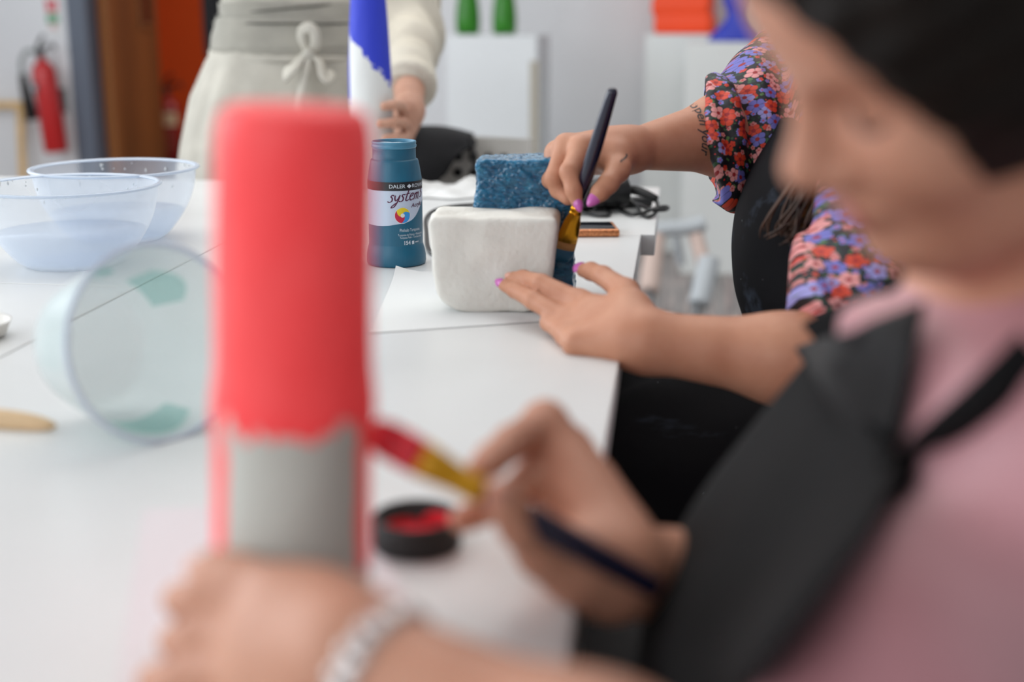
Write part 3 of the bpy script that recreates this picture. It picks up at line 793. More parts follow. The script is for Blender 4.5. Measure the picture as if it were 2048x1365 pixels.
# ------------------------------------------------------------------ the half-painted paper form
RF = math.radians(4.0)
def cambasis(a):                       # right / away unit vectors on the floor, turned by a from the camera
    r = Matrix.Rotation(a, 3, 'Z') @ Vector((RGT.x, RGT.y, 0)).normalized(); return r, Vector((-r.y, r.x, 0))
fr_, fa_ = cambasis(-RF)
fl = PZ(985, 627)                       # front bottom middle of the white block
pf_ = empty('paper_mache_form', fl, 'white paper block with tall turquoise painted back, steadied by a hand with pink nails', 'sculpture')
def rnd_block(c, xs, ys, zs, w0, w1, h, d, crn_bot, crn_top, amp, seed, h_=.0028, lean=0.0, hf=0):
    """rounded tapered block from an implicit field, lumpy surface. c: front bottom middle; w0/w1 bottom/top width"""
    lo = c - xs * .10 - ys * .02 - Vector((0, 0, .02)); hi = c + xs * .10 + ys * (d + .03) + Vector((0, 0, h + .03))
    L = np.minimum(np.array(lo), np.array(hi)) - .02; H = np.maximum(np.array(lo), np.array(hi)) + .02
    F = Field(L, H, h_); X, Y, Z = F.grid((0, 0, 0), F.n)
    u = (X - c.x) * xs.x + (Y - c.y) * xs.y; v = (X - c.x) * ys.x + (Y - c.y) * ys.y; z = Z - c.z + 0 * X + 0 * Y
    v = v - lean * z
    hw = w0 / 2 + (w1 - w0) / 2 * np.clip(z / h, 0, 1)
    rr = crn_bot + (crn_top - crn_bot) * np.clip(z / h, 0, 1)
    re_ = .006
    qx = np.abs(u) - hw + rr; qz = np.abs(z - h / 2) - h / 2 + rr
    d2 = np.sqrt(np.maximum(qx, 0) ** 2 + np.maximum(qz, 0) ** 2) + np.minimum(np.maximum(qx, qz), 0) - rr
    qa = d2 + re_; qb = np.abs(v - d / 2) - d / 2 + re_
    d3 = np.sqrt(np.maximum(qa, 0) ** 2 + np.maximum(qb, 0) ** 2) + np.minimum(np.maximum(qa, qb), 0) - re_
    r = random.Random(seed)
    for k in range(10):
        f = Vector((r.uniform(-1, 1), r.uniform(-1, 1), r.uniform(-1, 1))).normalized() * r.choice([60, 110, 190, 280]); ph = r.random() * 6.28
        d3 = d3 + amp * np.sin(X * f.x + Y * f.y + Z * f.z + ph) * (.35 if f.length < 80 else 60 / f.length) ** .6
    for k in range(hf):
        f = Vector((r.uniform(-1, 1), r.uniform(-1, 1), r.uniform(-1, 1))).normalized() * r.uniform(450, 1900); ph = r.random() * 6.28
        d3 = d3 + .00021 * (700 / f.length) ** .7 * np.sin(X * f.x + Y * f.y + Z * f.z + ph + 1.3 * np.sin(X * f.y * .3 + Z * f.x * .4))
    F.F = d3.astype(np.float32); return F.mesh(0 if hf else 1)
link('white_block', rnd_block(fl, fr_, fa_, up, .118, .1425, .1045, .080, .030, .009, .0006, 4), M['mache'], pf_)
sb = fl + fr_ * .0285 + fa_ * .078
link('turquoise_back', rnd_block(sb, fr_, fa_, up, .1165, .107, .1590, .050, .006, .006, .0008, 9, .0013, -.02, 16), M['turq'], pf_)

# ------------------------------------------------------------------ brushes
def brush(tip, top, hl, fl_, bl, hr, fw0, fw1, m_h, m_f, m_b, m_tip, label, flatdir, wet=.5):
    tip, top = Vector(tip), Vector(top); d = (top - tip).normalized(); total = (top - tip).length
    e = empty('paint_brush', tip, label, 'paintbrush')
    fd = (flatdir - d * flatdir.dot(d)).normalized(); sd = d.cross(fd)
    def ovs(rows, m, name, seg=28):
        V, F = [], []
        for (t, a, b) in rows:
            for k in range(seg):
                an = 2 * PI * k / seg; V.append(tip + d * t + fd * (a * math.cos(an)) + sd * (b * math.sin(an)))
        for i in range(len(rows) - 1):
            for k in range(seg):
                k2 = (k + 1) % seg; F.append((i * seg + k, i * seg + k2, (i + 1) * seg + k2, (i + 1) * seg + k))
        F.append(tuple(reversed(range(seg)))); F.append(tuple(range((len(rows) - 1) * seg, len(rows) * seg)))
        return link(name, pyd(V, F), m, e)
    b0, b1 = bl, bl + fl_
    ovs([(0, fw0 * .75, .0012), (bl * .3, fw0 * .98, .0026), (bl * wet, fw0, .0034)], m_tip, 'bristle_tip')
    ovs([(bl * wet, fw0, .0034), (bl * .8, fw0, .0038), (b0 + .002, fw0 * .97, .0040)], m_b, 'bristles')
    rows = [(b0, fw0, .0044)]
    for t, a, b in ((.25, fw0 * .93, .0046), (.55, fw0 * .78, .0050), (.78, fw1 * 1.04, .0054), (.80, fw1 * 1.14, .0062), (.83, fw1 * 1.02, .0053), (.9, fw1 * 1.02, .0053), (.92, fw1 * 1.12, .006), (.95, fw1, .0052), (1, fw1, .0052)):
        rows.append((b0 + fl_ * t, a, b))
    ovs(rows, m_f, 'ferrule')
    hrow = [(b1 - .002, fw1 * .9, .0048)]
    L = total - b1
    for t, r in ((.03, .0048), (.12, .0062), (.25, hr), (.45, hr), (.7, hr * .9), (.9, hr * .78), (.965, hr * .74), (.988, hr * .6), (.998, hr * .3), (1, .0004)):
        hrow.append((b1 + L * t, r, r))
    ovs(hrow, m_h, 'handle'); return e
B2tip, B2top = P(1121, 522, 1.462), P(1227, 176, 1.345)
brush(B2tip, B2top, 0, .046, .026, .0078, .0120, .0064, M['navy'], M['gold'], M['bristle'], M['bristle_t'], 'navy and gold flat brush held upright against the turquoise back', RGT, .62)
B1tip, B1top = P(742, 862, .655), P(1318, 1182, .700)
bd = (B1top - B1tip).normalized()
brush(B1tip, B1top, 0, .038, .028, .0078, .0098, .0070, M['navy'], M['gold2'], M['coral_wet'], M['coral_wet'], 'navy handled brush loaded with coral paint touching the coral column', UPV, .5)

# ------------------------------------------------------------------ phone and hair tool with its cord
pc = PZ(1132, 467); prr, paa = cambasis(math.radians(3))
ph_ = empty('phone', pc, 'dark screened phone in a copper glitter case lying behind the turquoise back', 'phone')
rot = Matrix((( prr.x, paa.x, 0), (prr.y, paa.y, 0), (0, 0, 1)))
link('case', box_mesh(pc + Vector((0, 0, .0058)), (.150, .076, .0112), rot, .0035, 3), M['copper'], ph_)
link('screen', box_mesh(pc + Vector((0, 0, .0113)), (.139, .066, .001), rot, .0004, 1), M['phone_screen'], ph_)
ha, hb = PZ(1120, 415, TZ + .02), P(1248, 379, 2.165)
ht = empty('hair_straightener', PZ(1200, 412), 'black corded hair straightener lying on the far right table', 'hair straightener')
hb = PZ(1246, 380, TZ + .034); ha = PZ(1120, 394, TZ + .03)
link('handle', tube_mesh(spline([ha, ha.lerp(hb, .5), hb.lerp(ha, .12), hb], 8), lambda t: .018 + .010 * min(1, t * 1.2) - (.012 * max(0, (t - .93) / .07) ** 2), 20), M['black_plastic'], ht)
la, lb = PZ(1130, 412, TZ + .009), PZ(1297, 403, TZ + .009)
link('lower_arm', tube_mesh(spline([la, la.lerp(lb, .5), lb.lerp(la, .02), lb], 6), lambda t: .0095 - .003 * max(0, (t - .97) / .03), 16), M['black_plastic'], ht)
sp = spline([hb, PZ(1270, 381, TZ + .034), PZ(1292, 388, TZ + .032), PZ(1312, 398, TZ + .026)], 10)
rib = lambda t: .0078 - .0022 * t + .0007 * math.sin(t * 95)
link('strain_relief', tube_mesh(spline(sp, 5), rib, 14), M['black_matte'], ht)
cp = [PZ(1311, 397, TZ + .026), PZ(1315, 413, TZ + .016), PZ(1309, 428, TZ + .006), PZ(1296, 434, TZ + .004), PZ(1283, 427, TZ + .005), PZ(1273, 412, TZ + .010), PZ(1256, 400, TZ + .016),
      PZ(1230, 396, TZ + .020), PZ(1200, 404, TZ + .014), PZ(1185, 408, TZ + .006), PZ(1216, 404, TZ + .006), PZ(1236, 416, TZ + .005), PZ(1262, 429, TZ + .005), PZ(1285, 426, TZ + .007), PZ(1308, 418, TZ + .012),
      PZ(1328, 414, TZ + .012), PZ(1336, 416, TZ + .010), PZ(1328, 420, TZ + .010), PZ(1300, 419, TZ + .012), PZ(1272, 408, TZ + .010), PZ(1240, 404, TZ + .004), PZ(1190, 418, TZ + .004), PZ(1215, 420, TZ + .004), PZ(1217, 430, TZ + .004), PZ(1195, 431, TZ + .004),
      PZ(1165, 424, TZ + .004), PZ(1100, 412, TZ + .004), PZ(1000, 406, TZ + .004), PZ(955, 409, TZ + .004), PZ(905, 413, TZ + .004), PZ(868, 422, TZ + .004), PZ(852, 438, TZ + .004), PZ(853, 465, TZ + .004), PZ(856, 495, TZ + .004), PZ(872, 508, TZ + .004), PZ(900, 500, TZ + .004)]
link('cord', tube_mesh(spline(cp, 8), .0031, 10), M['black_plastic'], ht)

# ------------------------------------------------------------------ clear bowls
def bowl(px, py, label, water, R=.112, H=.103, rb=.062, scale=1.0):
    c = PZ(px, py)
    e = empty('plastic_bowl', c, label, 'bowl', 'clear bowls of water')
    R *= scale; H *= scale; rb *= scale
    def r(z): t = z / H; return rb + (R - rb) * (1 - (1 - t) ** 2.1) if t < 1 else R
    pr = [(0, .004), (rb - .012, .004), (rb - .01, 0), (rb - .004, 0), (rb, .003)] + [(r(H * k / 14), max(.003, H * k / 14)) for k in range(1, 15)]
    pr_in = [(r(H * k / 14) - .0016, max(.005, H * k / 14)) for k in range(14, 0, -1)] + [(0, .0055)]
    link('bowl_wall', lathe_mesh(pr[3:], c, 96, cap=False), M['clear'], e)
    link('rim', lathe_mesh([(R - .002, H - .001), (R + .001, H + .0012), (R + .0055, H + .0008), (R + .006, H - .0012), (R + .0045, H - .0026), (R, H - .0026), (R - .002, H - .001)], c, 96, cap=False), M['clear_rim'], e)
    link('base', lathe_mesh([(0, .0035), (rb - .004, .0035), (rb, .003)], c, 64, cap=False), M['clear'], e)
    wz = water * H
    link('water', lathe_mesh([(0, .006), (rb - .003, .006)] + [(r(wz * k / 6) - .0022, max(.006, wz * k / 6)) for k in range(1, 7)] + [(0, wz)], c, 72, cap=False), M['water'], e)
    # dried plaster specks round the inside of the rim
    rr = random.Random(int(px)); ms = []
    for k in range(26):
        a = rr.uniform(0, 6.28); z = H * rr.uniform(.72, .99); q = c + Vector((math.cos(a) * (r(z) - .0022), math.sin(a) * (r(z) - .0022), z))
        s_ = rr.uniform(.0006, .0016); ms.append(ell_mesh(q, ((1, 0, 0), (0, 1, 0), (0, 0, 1)), (s_, s_, s_ * rr.uniform(.8, 2.5)), 8, 6))
    link('plaster_specks', join_meshes(ms), M['sign_white'], e, kind='stuff')
    return e
bowl(148, 527, 'nearer clear plastic bowl half full of water at the left edge', .42)
bowl(240, 478, 'farther clear plastic bowl of water with white specks round its rim', .40)
# tipped tub lying on its side, mouth towards the right
tc = PZ(300, 800); Rm, Rb_, Ld = .074, .052, .105
ax_ = (cambasis(math.radians(-42))[0]).normalized()           # axis towards the mouth (near-right)
tilt = math.asin((Rm - Rb_) / Ld) * .95
axv = (ax_ * math.cos(tilt) + up * math.sin(tilt) * -0 + Vector((0, 0, 0))).normalized()
axv = (ax_ + up * math.tan(tilt) * .9).normalized()
xv = up.cross(axv).normalized(); yv = axv.cross(xv)
rt = Matrix((( xv.x, yv.x, axv.x), (xv.y, yv.y, axv.y), (xv.z, yv.z, axv.z)))
mouth = P(318, 700, .99)
tub = empty('plastic_tub', (mouth.x, mouth.y, TZ), 'frosted clear plastic tub tipped on its side at the left, mouth facing right', 'tub')
base_c = mouth - axv * Ld
def low(c, r): return c.z - r * math.sqrt(1 - axv.z ** 2)
dz = TZ + .002 - min(low(mouth, Rm), low(base_c, Rb_)); mouth.z += dz; base_c.z += dz
link('tub_wall', lathe_mesh([(0, 0), (Rb_ - .012, 0), (Rb_ - .004, .002), (Rb_, .010), (Rb_ + (Rm - Rb_) * .5, Ld * .5), (Rm, Ld)], base_c, 80, rt, cap=False), M['frost'], tub)
link('rim', lathe_mesh([(Rm - .001, Ld - .002), (Rm + .003, Ld - .002), (Rm + .0035, Ld + .001), (Rm, Ld + .002), (Rm - .001, Ld - .002)], base_c, 80, rt, cap=False), M['clear_rim'], tub)
V, F = [], []
for si, (a0, a1, t0, t1) in enumerate( ((2.2, 3.3, .25, .85), (.4, 1.0, .2, .7), (4.3, 5.2, .5, .9), (1.3, 1.7, .1, .4))):
    V, F = [], []; b = 0; n = 10
    for i in range(n + 1):
        for j in range(n + 1):
            a = a0 + (a1 - a0) * i / n; t = t0 + (t1 - t0) * (j / n) * (.7 + .3 * math.sin(PI * i / n)); r = Rb_ + (Rm - Rb_) * t - .0015
            V.append(base_c + rt @ Vector((r * math.cos(a), r * math.sin(a), Ld * t)))
    F += [(b + i * (n + 1) + j, b + (i + 1) * (n + 1) + j, b + (i + 1) * (n + 1) + j + 1, b + i * (n + 1) + j + 1) for i in range(n) for j in range(n)]
    link('paint_stain', pyd(V, F), M['teal_film'], tub)
# wooden tool at the left edge
w0, w1 = PZ(-160, 822, TZ + .008), PZ(112, 852, TZ + .004)
link('wooden_modelling_tool', tube_mesh(spline([w0, w0.lerp(w1, .5), w0.lerp(w1, .85), w1], 8), lambda t: .0085 * (1 - max(0, (t - .45) / .55) ** 1.6 * .86), 16), M['wood_tool'], label='pale wooden modelling tool with tapered tip lying at the left edge', cat='tool')
# white dish at the left edge
dc = PZ(-62, 676)
link('white_dish', lathe_mesh([(0, 0), (.03, 0), (.036, .003), (.041, .016), (.042, .017), (.040, .0165), (.034, .005), (0, .004)], dc, 56, cap=False), M['white_plastic'], label='small white plastic dish cut off by the left edge beyond the tipped tub', cat='dish')

# ------------------------------------------------------------------ cobalt bottle form
kc = PZ(746, 374)
pk = [(0, 0), (.036, 0), (.0392, .004), (.0397, .03), (.0402, .10), (.0400, .17), (.0392, .20), (.0380, .235), (.0362, .27), (.0345, .30), (.0322, .335), (.0285, .37), (.022, .395), (.0165, .41), (.0150, .44), (.0155, .455), (.012, .462), (0, .462)]
pf = []
for (r0, z0), (r1, z1) in zip(pk, pk[1:]):
    n = max(1, int(abs(z1 - z0) / .005))
    for k in range(n): pf.append((r0 + (r1 - r0) * k / n, z0 + (z1 - z0) * k / n))
pf.append(pk[-1])
link('painted_bottle', wobble_lathe(pf, kc, 72, .006, 8), M['cobalt'], origin=kc, label='white paper-covered bottle with its upper half painted cobalt blue', cat='sculpture')
# the shader reads x across the camera: turn the object so its x axis is the camera's right
o = bpy.data.objects['painted_bottle']; o.rotation_euler.z = YAW

# ------------------------------------------------------------------ chair with a dark coat behind the table
cc = P(889, 400, 3.02)
cr, ca = cambasis(math.radians(-6))
def L3(o, x, y, z): return Vector((o.x, o.y, 0)) + cr * x + ca * y + Vector((0, 0, z))
ch = empty('plastic_chair', (cc.x, cc.y, 0), 'white plastic chair with round holes in its back under a black jacket', 'chair')
bs = sheet_mesh([[L3(cc, x, .05 * (abs(x) / .21) ** 2 * -1 + (.80 - z) * -.12, z + dz_) for x in (-.21, -.1, 0, .1, .21)] for z, dz_ in ((.78, 0), (.76, .0), (.66, 0), (.55, 0), (.46, 0))], .008)
link('backrest', bs, M['white_plastic'], ch)
ms = []
for i in range(-4, 5):
    for j in range(5):
        x, z = i * .036, .735 - j * .036
        q = L3(cc, x, -.05 * (abs(x) / .21) ** 2 + (.80 - z) * -.12 - .011, z)
        ms.append(lathe_mesh([(0, 0), (.0105, 0), (.0105, .002), (0, .002)], q, 20, Matrix((( cr.x, 0, -ca.x), (cr.y, 0, -ca.y), (0, 1, 0))), cap=False))
link('back_holes', join_meshes(ms), M['hole'], ch)
link('seat', sheet_mesh([[L3(cc, x, y, .45 + .012 * (abs(x) / .2) ** 2) for x in (-.2, 0, .2)] for y in (.03, .2, .42)], .01), M['white_plastic'], ch)
for sx in (-.17, .17):
    for y0, y1 in ((.06, .0), (.38, .44)):
        link('leg', tube_mesh([L3(cc, sx * .9, y0, .445), L3(cc, sx * 1.15, y1, 0)], .011, 12), M['table_leg'], ch)
# jacket draped over the chair's left shoulder
jk = sheet_mesh([[P(814, 268, 2.93), P(838, 262, 2.90), P(880, 262, 2.96), P(915, 268, 2.99), P(944, 276, 3.0)],
                 [P(813, 290, 2.88), P(838, 280, 2.80), P(880, 276, 2.84), P(918, 280, 2.88), P(945, 296, 2.93)],
                 [P(812, 330, 2.86), P(836, 320, 2.76), P(872, 308, 2.79), P(903, 303, 2.83), P(932, 302, 2.87)],
                 [P(811, 380, 2.85), P(828, 368, 2.74), P(856, 350, 2.76), P(880, 332, 2.79), P(902, 318, 2.82)],
                 [P(810, 450, 2.85), P(815, 430, 2.75), P(838, 398, 2.76), P(862, 366, 2.78), P(888, 338, 2.81)]], .012, 6)
link('jacket', jk, M['black_cloth'], label='black jacket draped over the white perforated chair', cat='jacket')
link('bag_strap', tube_mesh(spline([P(938, 280, 2.9), P(944, 300, 2.88), P(950, 330, 2.86), P(953, 372, 2.85), P(952, 420, 2.86)], 6), .006, 8, sx=1.6), M['black_cloth'], label='black strap hanging down at the right of the perforated chair', cat='strap')

# ------------------------------------------------------------------ plinths and the sculptures on them
def plinth(px0, px1, d, ztop, rotdeg, depth, m, label, name='plinth'):
    a, b = P(px0, 300, d), P(px1, 300, d); w = (b - a).length; c = (a + b) / 2
    r, aw = cambasis(math.radians(rotdeg))
    c2 = Vector((c.x, c.y, 0)) + aw * depth / 2
    R_ = Matrix(((r.x, aw.x, 0), (r.y, aw.y, 0), (0, 0, 1)))
    link(name, box_mesh(c2 + Vector((0, 0, ztop / 2)), (w, depth, ztop), R_, .003), m, smooth=False, label=label, cat='plinth', group='display plinths')
    return c2, ztop, r, aw
def ztop(px, py, d): return P(px, py, d).z
p1, h1, r1, a1 = plinth(893, 1074, 5.45, ztop(980, 70, 5.5), -10, .36, M['plinth'], 'white plinth under the pair of green forms')
p2, h2, r2, a2 = plinth(1285, 1420, 5.75, ztop(1340, 68, 5.8), -16, .36, M['plinth2'], 'pale grey plinth under the orange stacked form')
p3, h3, r3, a3 = plinth(1368, 1534, 5.25, ztop(1440, 84, 5.3), -7.14, .36, M['plinth2'], 'pale grey plinth under the blue flared form, nearest of the plinths')
# beige strip put in for the shadow line on the first plinth
s0 = PY(1054, 118, p1.y - .2); s0 = P(1056, 118, 5.36); s1 = P(1062, 330, 5.36)
sb_ = s0 + (s1 - s0) * 3.6; sb_.z = 0
link('plinth_shadow_strip', box_mesh(((s0.x + sb_.x) / 2, (s0.y + sb_.y) / 2 , (s0.z) / 2), (.034, .012, s0.z), RZ(YAW), .002), M['shadow_strip'], smooth=False, label='thin beige strip for the shadow line on the front of the white plinth', cat='shadow_strip')
def foot(px, d, label):
    base = P(px, 66, d); z0 = h1
    c = Vector((base.x, base.y, z0)); V, F = [], []
    rows = [(z * 1.25, r * 1.25) for z, r in [(0, .036), (.012, .041), (.05, .0425), (.085, .040), (.13, .034), (.2, .026), (.3, .02), (.38, .016), (.40, .010), (.405, .001)]]
    me = lathe_mesh([(0, 0)] + [(r, z) for z, r in rows], c, 40, cap=False)
    for v in me.vertices:        # splayed scalloped toe edge
        p = v.co - c
        if p.z < .03:
            a = math.atan2(p.y, p.x); v.co.z += max(0, .010 * math.cos(a * 5 + .6)) * (1 - p.z / .03)
    return link('green_form', me, M['green'], label=label, cat='sculpture', group='green forms on the white plinth')
foot(936, 5.62, 'left one of the two tapering glossy green forms on the white plinth')
foot(1009, 5.62, 'right one of the two tapering glossy green forms on the white plinth')
# orange stack of rounded slabs
oc = P(1368, 66, 5.90); oc = Vector((oc.x, oc.y, h2)); ow = 117 / FPX * 5.90
Fo = Field(oc + Vector((-.20, -.16, -.02)), oc + Vector((.20, .16, .42)), .005)
for k in range(4):
    z = .041 + k * .080; off = .006 * (-1) ** k
    X, Y, Z = Fo.grid((0, 0, 0), Fo.n)
    u = (X - oc.x - off) * r2.x + (Y - oc.y) * r2.y; v = (X - oc.x) * a2.x + (Y - oc.y) * a2.y; w = Z - oc.z - z
    def rb3(u, v, w, a, b, c_, r):
        q = [np.abs(u) - a + r, np.abs(v) - b + r, np.abs(w) - c_ + r]
        return np.sqrt(sum(np.maximum(t, 0) ** 2 for t in q)) + np.minimum(np.maximum(np.maximum(q[0], q[1]), q[2]), 0) - r
    Fo.F = smin(Fo.F, rb3(u, v, w, ow / 2, .09, .043, .022).astype(np.float32), .012)
link('orange_stack', Fo.mesh(1), M['orange'], label='bright orange form of rounded slabs stacked on the pale grey plinth', cat='sculpture')
# blue flared form
bl = P(1474, 82, 5.43); bl = Vector((bl.x, bl.y, h3)); V, F = [], []
rows = [(0, .094, .07), (.006, .097, .072), (.03, .078, .06), (.055, .052, .05), (.075, .038, .042), (.095, .036, .04), (.115, .046, .045), (.135, .052, .05), (.155, .050, .05), (.2, .036, .04), (.25, .05, .05), (.3, .04, .04), (.31, .01, .01)]
seg = 48
for z, a, b in [(z * 1.25, a * 1.25, b * 1.25) for z, a, b in rows]:
    for k in range(seg):
        an = 2 * PI * k / seg; cs, sn = math.cos(an), math.sin(an)
        V.append(bl + r3 * (a * math.copysign(abs(cs) ** .7, cs)) + a3 * (b * math.copysign(abs(sn) ** .7, sn)) + Vector((0, 0, z)))
for i in range(len(rows) - 1):
    for k in range(seg): F.append((i * seg + k, i * seg + (k + 1) % seg, (i + 1) * seg + (k + 1) % seg, (i + 1) * seg + k))
F.append(tuple(reversed(range(seg)))); F.append(tuple(range((len(rows) - 1) * seg, len(rows) * seg)))
link('blue_form', pyd(V, F), M['blue'], label='royal blue waisted form with a flared foot beside the orange stack', cat='sculpture')

# ------------------------------------------------------------------ things on and by the back wall
wv = lambda px, py, off=0.0: PY(px, py, WALLY - off)
def extinguisher(base, H, R, m, label, hanging, lean=0.0):
    e = empty('fire_extinguisher', base, label, 'fire extinguisher', 'fire extinguishers')
    rot_ = Matrix.Rotation(lean, 3, 'Y')
    hb_ = H * .80
    T = lambda v: base + rot_ @ Vector(v)
    link('cylinder', lathe_mesh([(0, 0), (R * .9, 0), (R, R * .15), (R, hb_ * .86), (R * .93, hb_ * .92), (R * .7, hb_ * .975), (R * .36, hb_), (R * .34, hb_ + R * .3), (0, hb_ + R * .3)], base, 48, rot_, cap=False), m, e)
    me = join_meshes([tube_mesh([T((0, 0, hb_ + R * .2)), T((0, 0, hb_ + R * .8))], R * .3, 14), tube_mesh(spline([T((-R * .2, 0, hb_ + R * .8)), T((R * .2, 0, hb_ + R * 1.0)), T((R * 1.1, 0, hb_ + R * 1.25)), T((R * 1.25, 0, hb_ + R * .9))], 6), R * .14, 10),
                      tube_mesh(spline([T((-R * .3, 0, hb_ + R * .9)), T((0, 0, hb_ + R * 1.5)), T((R * .5, 0, hb_ + R * 2.1))], 6), R * .15, 10)])
    link('valve', me, M['black_plastic'], e)
    return e, T, hb_, rot_
exb = wv(113, 304, .11)
ext, T, hb_, rl = extinguisher(exb, .56, .059, M['red'], 'slim red extinguisher with black horn hung on the left wall', True, math.radians(-4.5))
link('hose', tube_mesh(spline([T((-.01, 0, hb_ + .035)), T((-.06, -.01, hb_ + .055)), T((-.10, -.015, hb_ + .012)), T((-.106, -.015, hb_ - .06))], 8), .010, 12), mat('grey hose', (132, 142, 140), .5), ext)
link('horn', tube_mesh([T((-.106, -.015, hb_ - .055)), T((-.100, -.02, hb_ - .13)), T((-.084, -.025, hb_ - .28))], lambda t: .017 + .016 * t, 20), M['black_matte'], ext)
def patch(base, rot_, R, a0, a1, z0, z1):
    V, F = [], []; n = 12
    for k in range(n + 1):
        a = a0 + (a1 - a0) * k / n
        for z in (z0, z1): V.append(base + rot_ @ Vector((R * math.cos(a), R * math.sin(a), z)))
    for k in range(n): F.append((2 * k, 2 * k + 2, 2 * k + 3, 2 * k + 1))
    return pyd(V, F)
link('label', patch(exb, rl, .0597, PI * 1.02, PI * 1.42, hb_ * .66, hb_ * .78), M['black_plastic'], ext)
link('lettering', patch(exb, rl, .0600, PI * 1.12, PI * 1.34, hb_ * .70, hb_ * .74), M['ink_white'], ext)
link('small_print', join_meshes([patch(exb, rl, .0600, PI * (1.1 + .02 * (k % 3)), PI * (1.4 - .04 * (k % 2)), hb_ * (.26 + .045 * k), hb_ * (.275 + .045 * k)) for k in range(8)]), mat('faded print', (196, 110, 120), .6), ext)
link('bracket', box_mesh(exb + Vector((0, .075, .25)), (.05, .06, .12), None, .004), M['black_plastic'], ext, smooth=False)
e2p = PZ(342, 330, 0); d2 = 9.3; e2b = P(343, 322, d2); e2b.z = 0
e2, T2, hb2, rl2 = extinguisher(e2b, .56, .085, M['red_dark'], 'stout red extinguisher with cream label on the corridor floor beyond the door', False)
link('label', patch(e2b, rl2, .0856, PI * 1.15, PI * 1.85, hb2 * .60, hb2 * .80), M['cream_label'], e2)
link('lettering', join_meshes([patch(e2b, rl2, .0858, PI * 1.25, PI * 1.75, hb2 * (.66 + .06 * k), hb2 * (.68 + .06 * k)) for k in range(2)]), mat('label ink', (150, 90, 70), .6), e2)
link('small_print', join_meshes([patch(e2b, rl2, .0858, PI * 1.2, PI * 1.8, hb2 * (.2 + .09 * k), hb2 * (.23 + .09 * k)) for k in range(4)]), mat('label print', (150, 90, 70), .6), e2)
# fire sign above the extinguisher
sc_ = wv(105, 28, .004)
sg = empty('safety_sign', sc_, 'narrow white safety sign with red and green panels above the left extinguisher', 'sign')
W_, H_ = .068, .195
link('sign_board', box_mesh(sc_ + Vector((0, 0, 0)), (W_, .004, H_), None, .001, 1), M['sign_white'], sg, smooth=False)
link('red_panel', box_mesh(sc_ + Vector((0, -.0026, .042)), (W_ * .9, .002, .062)), M['sign_red'], sg, smooth=False)
link('green_panel', box_mesh(sc_ + Vector((0, -.0026, -.022)), (W_ * .9, .002, .045)), M['sign_green'], sg, smooth=False)
link('pictogram', join_meshes([tube_mesh([sc_ + Vector((.008, -.0042, .025)), sc_ + Vector((.008, -.0042, .058))], .0065, 10, sy=.2), tube_mesh(spline([sc_ + Vector((.008, -.0042, .056)), sc_ + Vector((-.008, -.0042, .062)), sc_ + Vector((-.013, -.0042, .040))], 5), .002, 8)]), M['sign_white'], sg, smooth=False)
for zz, ww in ((-.014, .036), (-.024, .03)): link('lettering', box_mesh(sc_ + Vector((0, -.0042, zz)), (ww, .001, .004)), M['sign_white'], sg, smooth=False)
link('lettering', join_meshes([box_mesh(sc_ + Vector((0, -.0026, -.052 - .009 * k)), (.04 - .006 * (k % 2), .001, .0035)) for k in range(3)]), M['sign_red'], sg, smooth=False)
# wooden frame leaning on the wall
f0 = wv(-60, 203, .10); f1 = wv(38, 203, .10); fw = .034
pfm = empty('picture_frame', (f0.x, f0.y, 0), 'pale wooden picture frame leaning on the wall at the far left', 'frame')
lean = Vector((0, -.0, 0))
for nm, c, s in (('rail', ((f0.x + f1.x) / 2 - .1, WALLY - .06, f0.z - fw / 2), (f1.x - f0.x + .2, .022, fw)), ('stile', (f1.x - fw / 2, WALLY - .09, f0.z / 2), (fw, .022, f0.z)), ('stile', (f0.x - .18, WALLY - .09, f0.z / 2), (fw, .022, f0.z)), ('rail', ((f0.x + f1.x) / 2 - .1, WALLY - .12, fw / 2 + .001), (f1.x - f0.x + .2, .022, fw))):
    rt_ = Matrix.Rotation(math.radians(-6), 3, 'X') if nm == 'stile' else None
    link(nm, box_mesh(c, s, rt_, .003), M['pine'], pfm, smooth=False)
# dark coat hanging by the doorway
k0 = wv(436, -60, .06)
link('hanging_coat', sheet_mesh([[wv(415, -200, .05), wv(432, -210, .10), wv(452, -200, .05)], [wv(410, -60, .05), wv(430, -60, .16), wv(462, -60, .05)], [wv(412, 20, .05), wv(432, 25, .16), wv(470, 30, .05)], [wv(416, 90, .05), wv(434, 100, .12), wv(470, 110, .05)], [wv(420, 120, .05), wv(436, 128, .08), wv(470, 130, .05)]], .02, 6), M['black_cloth'],
     label='black coat hanging at the doorway behind the standing person', cat='coat')

# ------------------------------------------------------------------ tube sculpture / low stool on the floor
def fl_(px, py): return PZ(px, py, 0)
st = empty('low_stool', fl_(1350, 600), 'low stool with grey padded seat and pinkish legs on the carpet right of the tables', 'stool')
ds = 4.35
link('seat', tube_mesh(spline([P(1300, 462, ds), P(1335, 458, ds), P(1375, 455, ds), P(1408, 446, ds)], 6), .033, 20, sx=.8), M['grey_tube'], st)
def sleeve(a, b, ra, rb, m, nm): link(nm, tube_mesh(spline([a, a.lerp(b, .03), a.lerp(b, .5), a.lerp(b, .97), b], 4), lambda t: (ra + (rb - ra) * t) * (.82 if t < .02 or t > .98 else 1), 20), m, st)
sleeve(P(1392, 472, ds), P(1416, 560, ds - .05), .026, .024, M['pink_tube'], 'leg')
sleeve(P(1352, 470, ds + .1), P(1362, 530, ds + .1), .016, .014, M['grey_tube'], 'leg')
sleeve(P(1312, 470, ds), P(1298, 582, ds - .1), .030, .034, M['pink_tube'], 'leg')
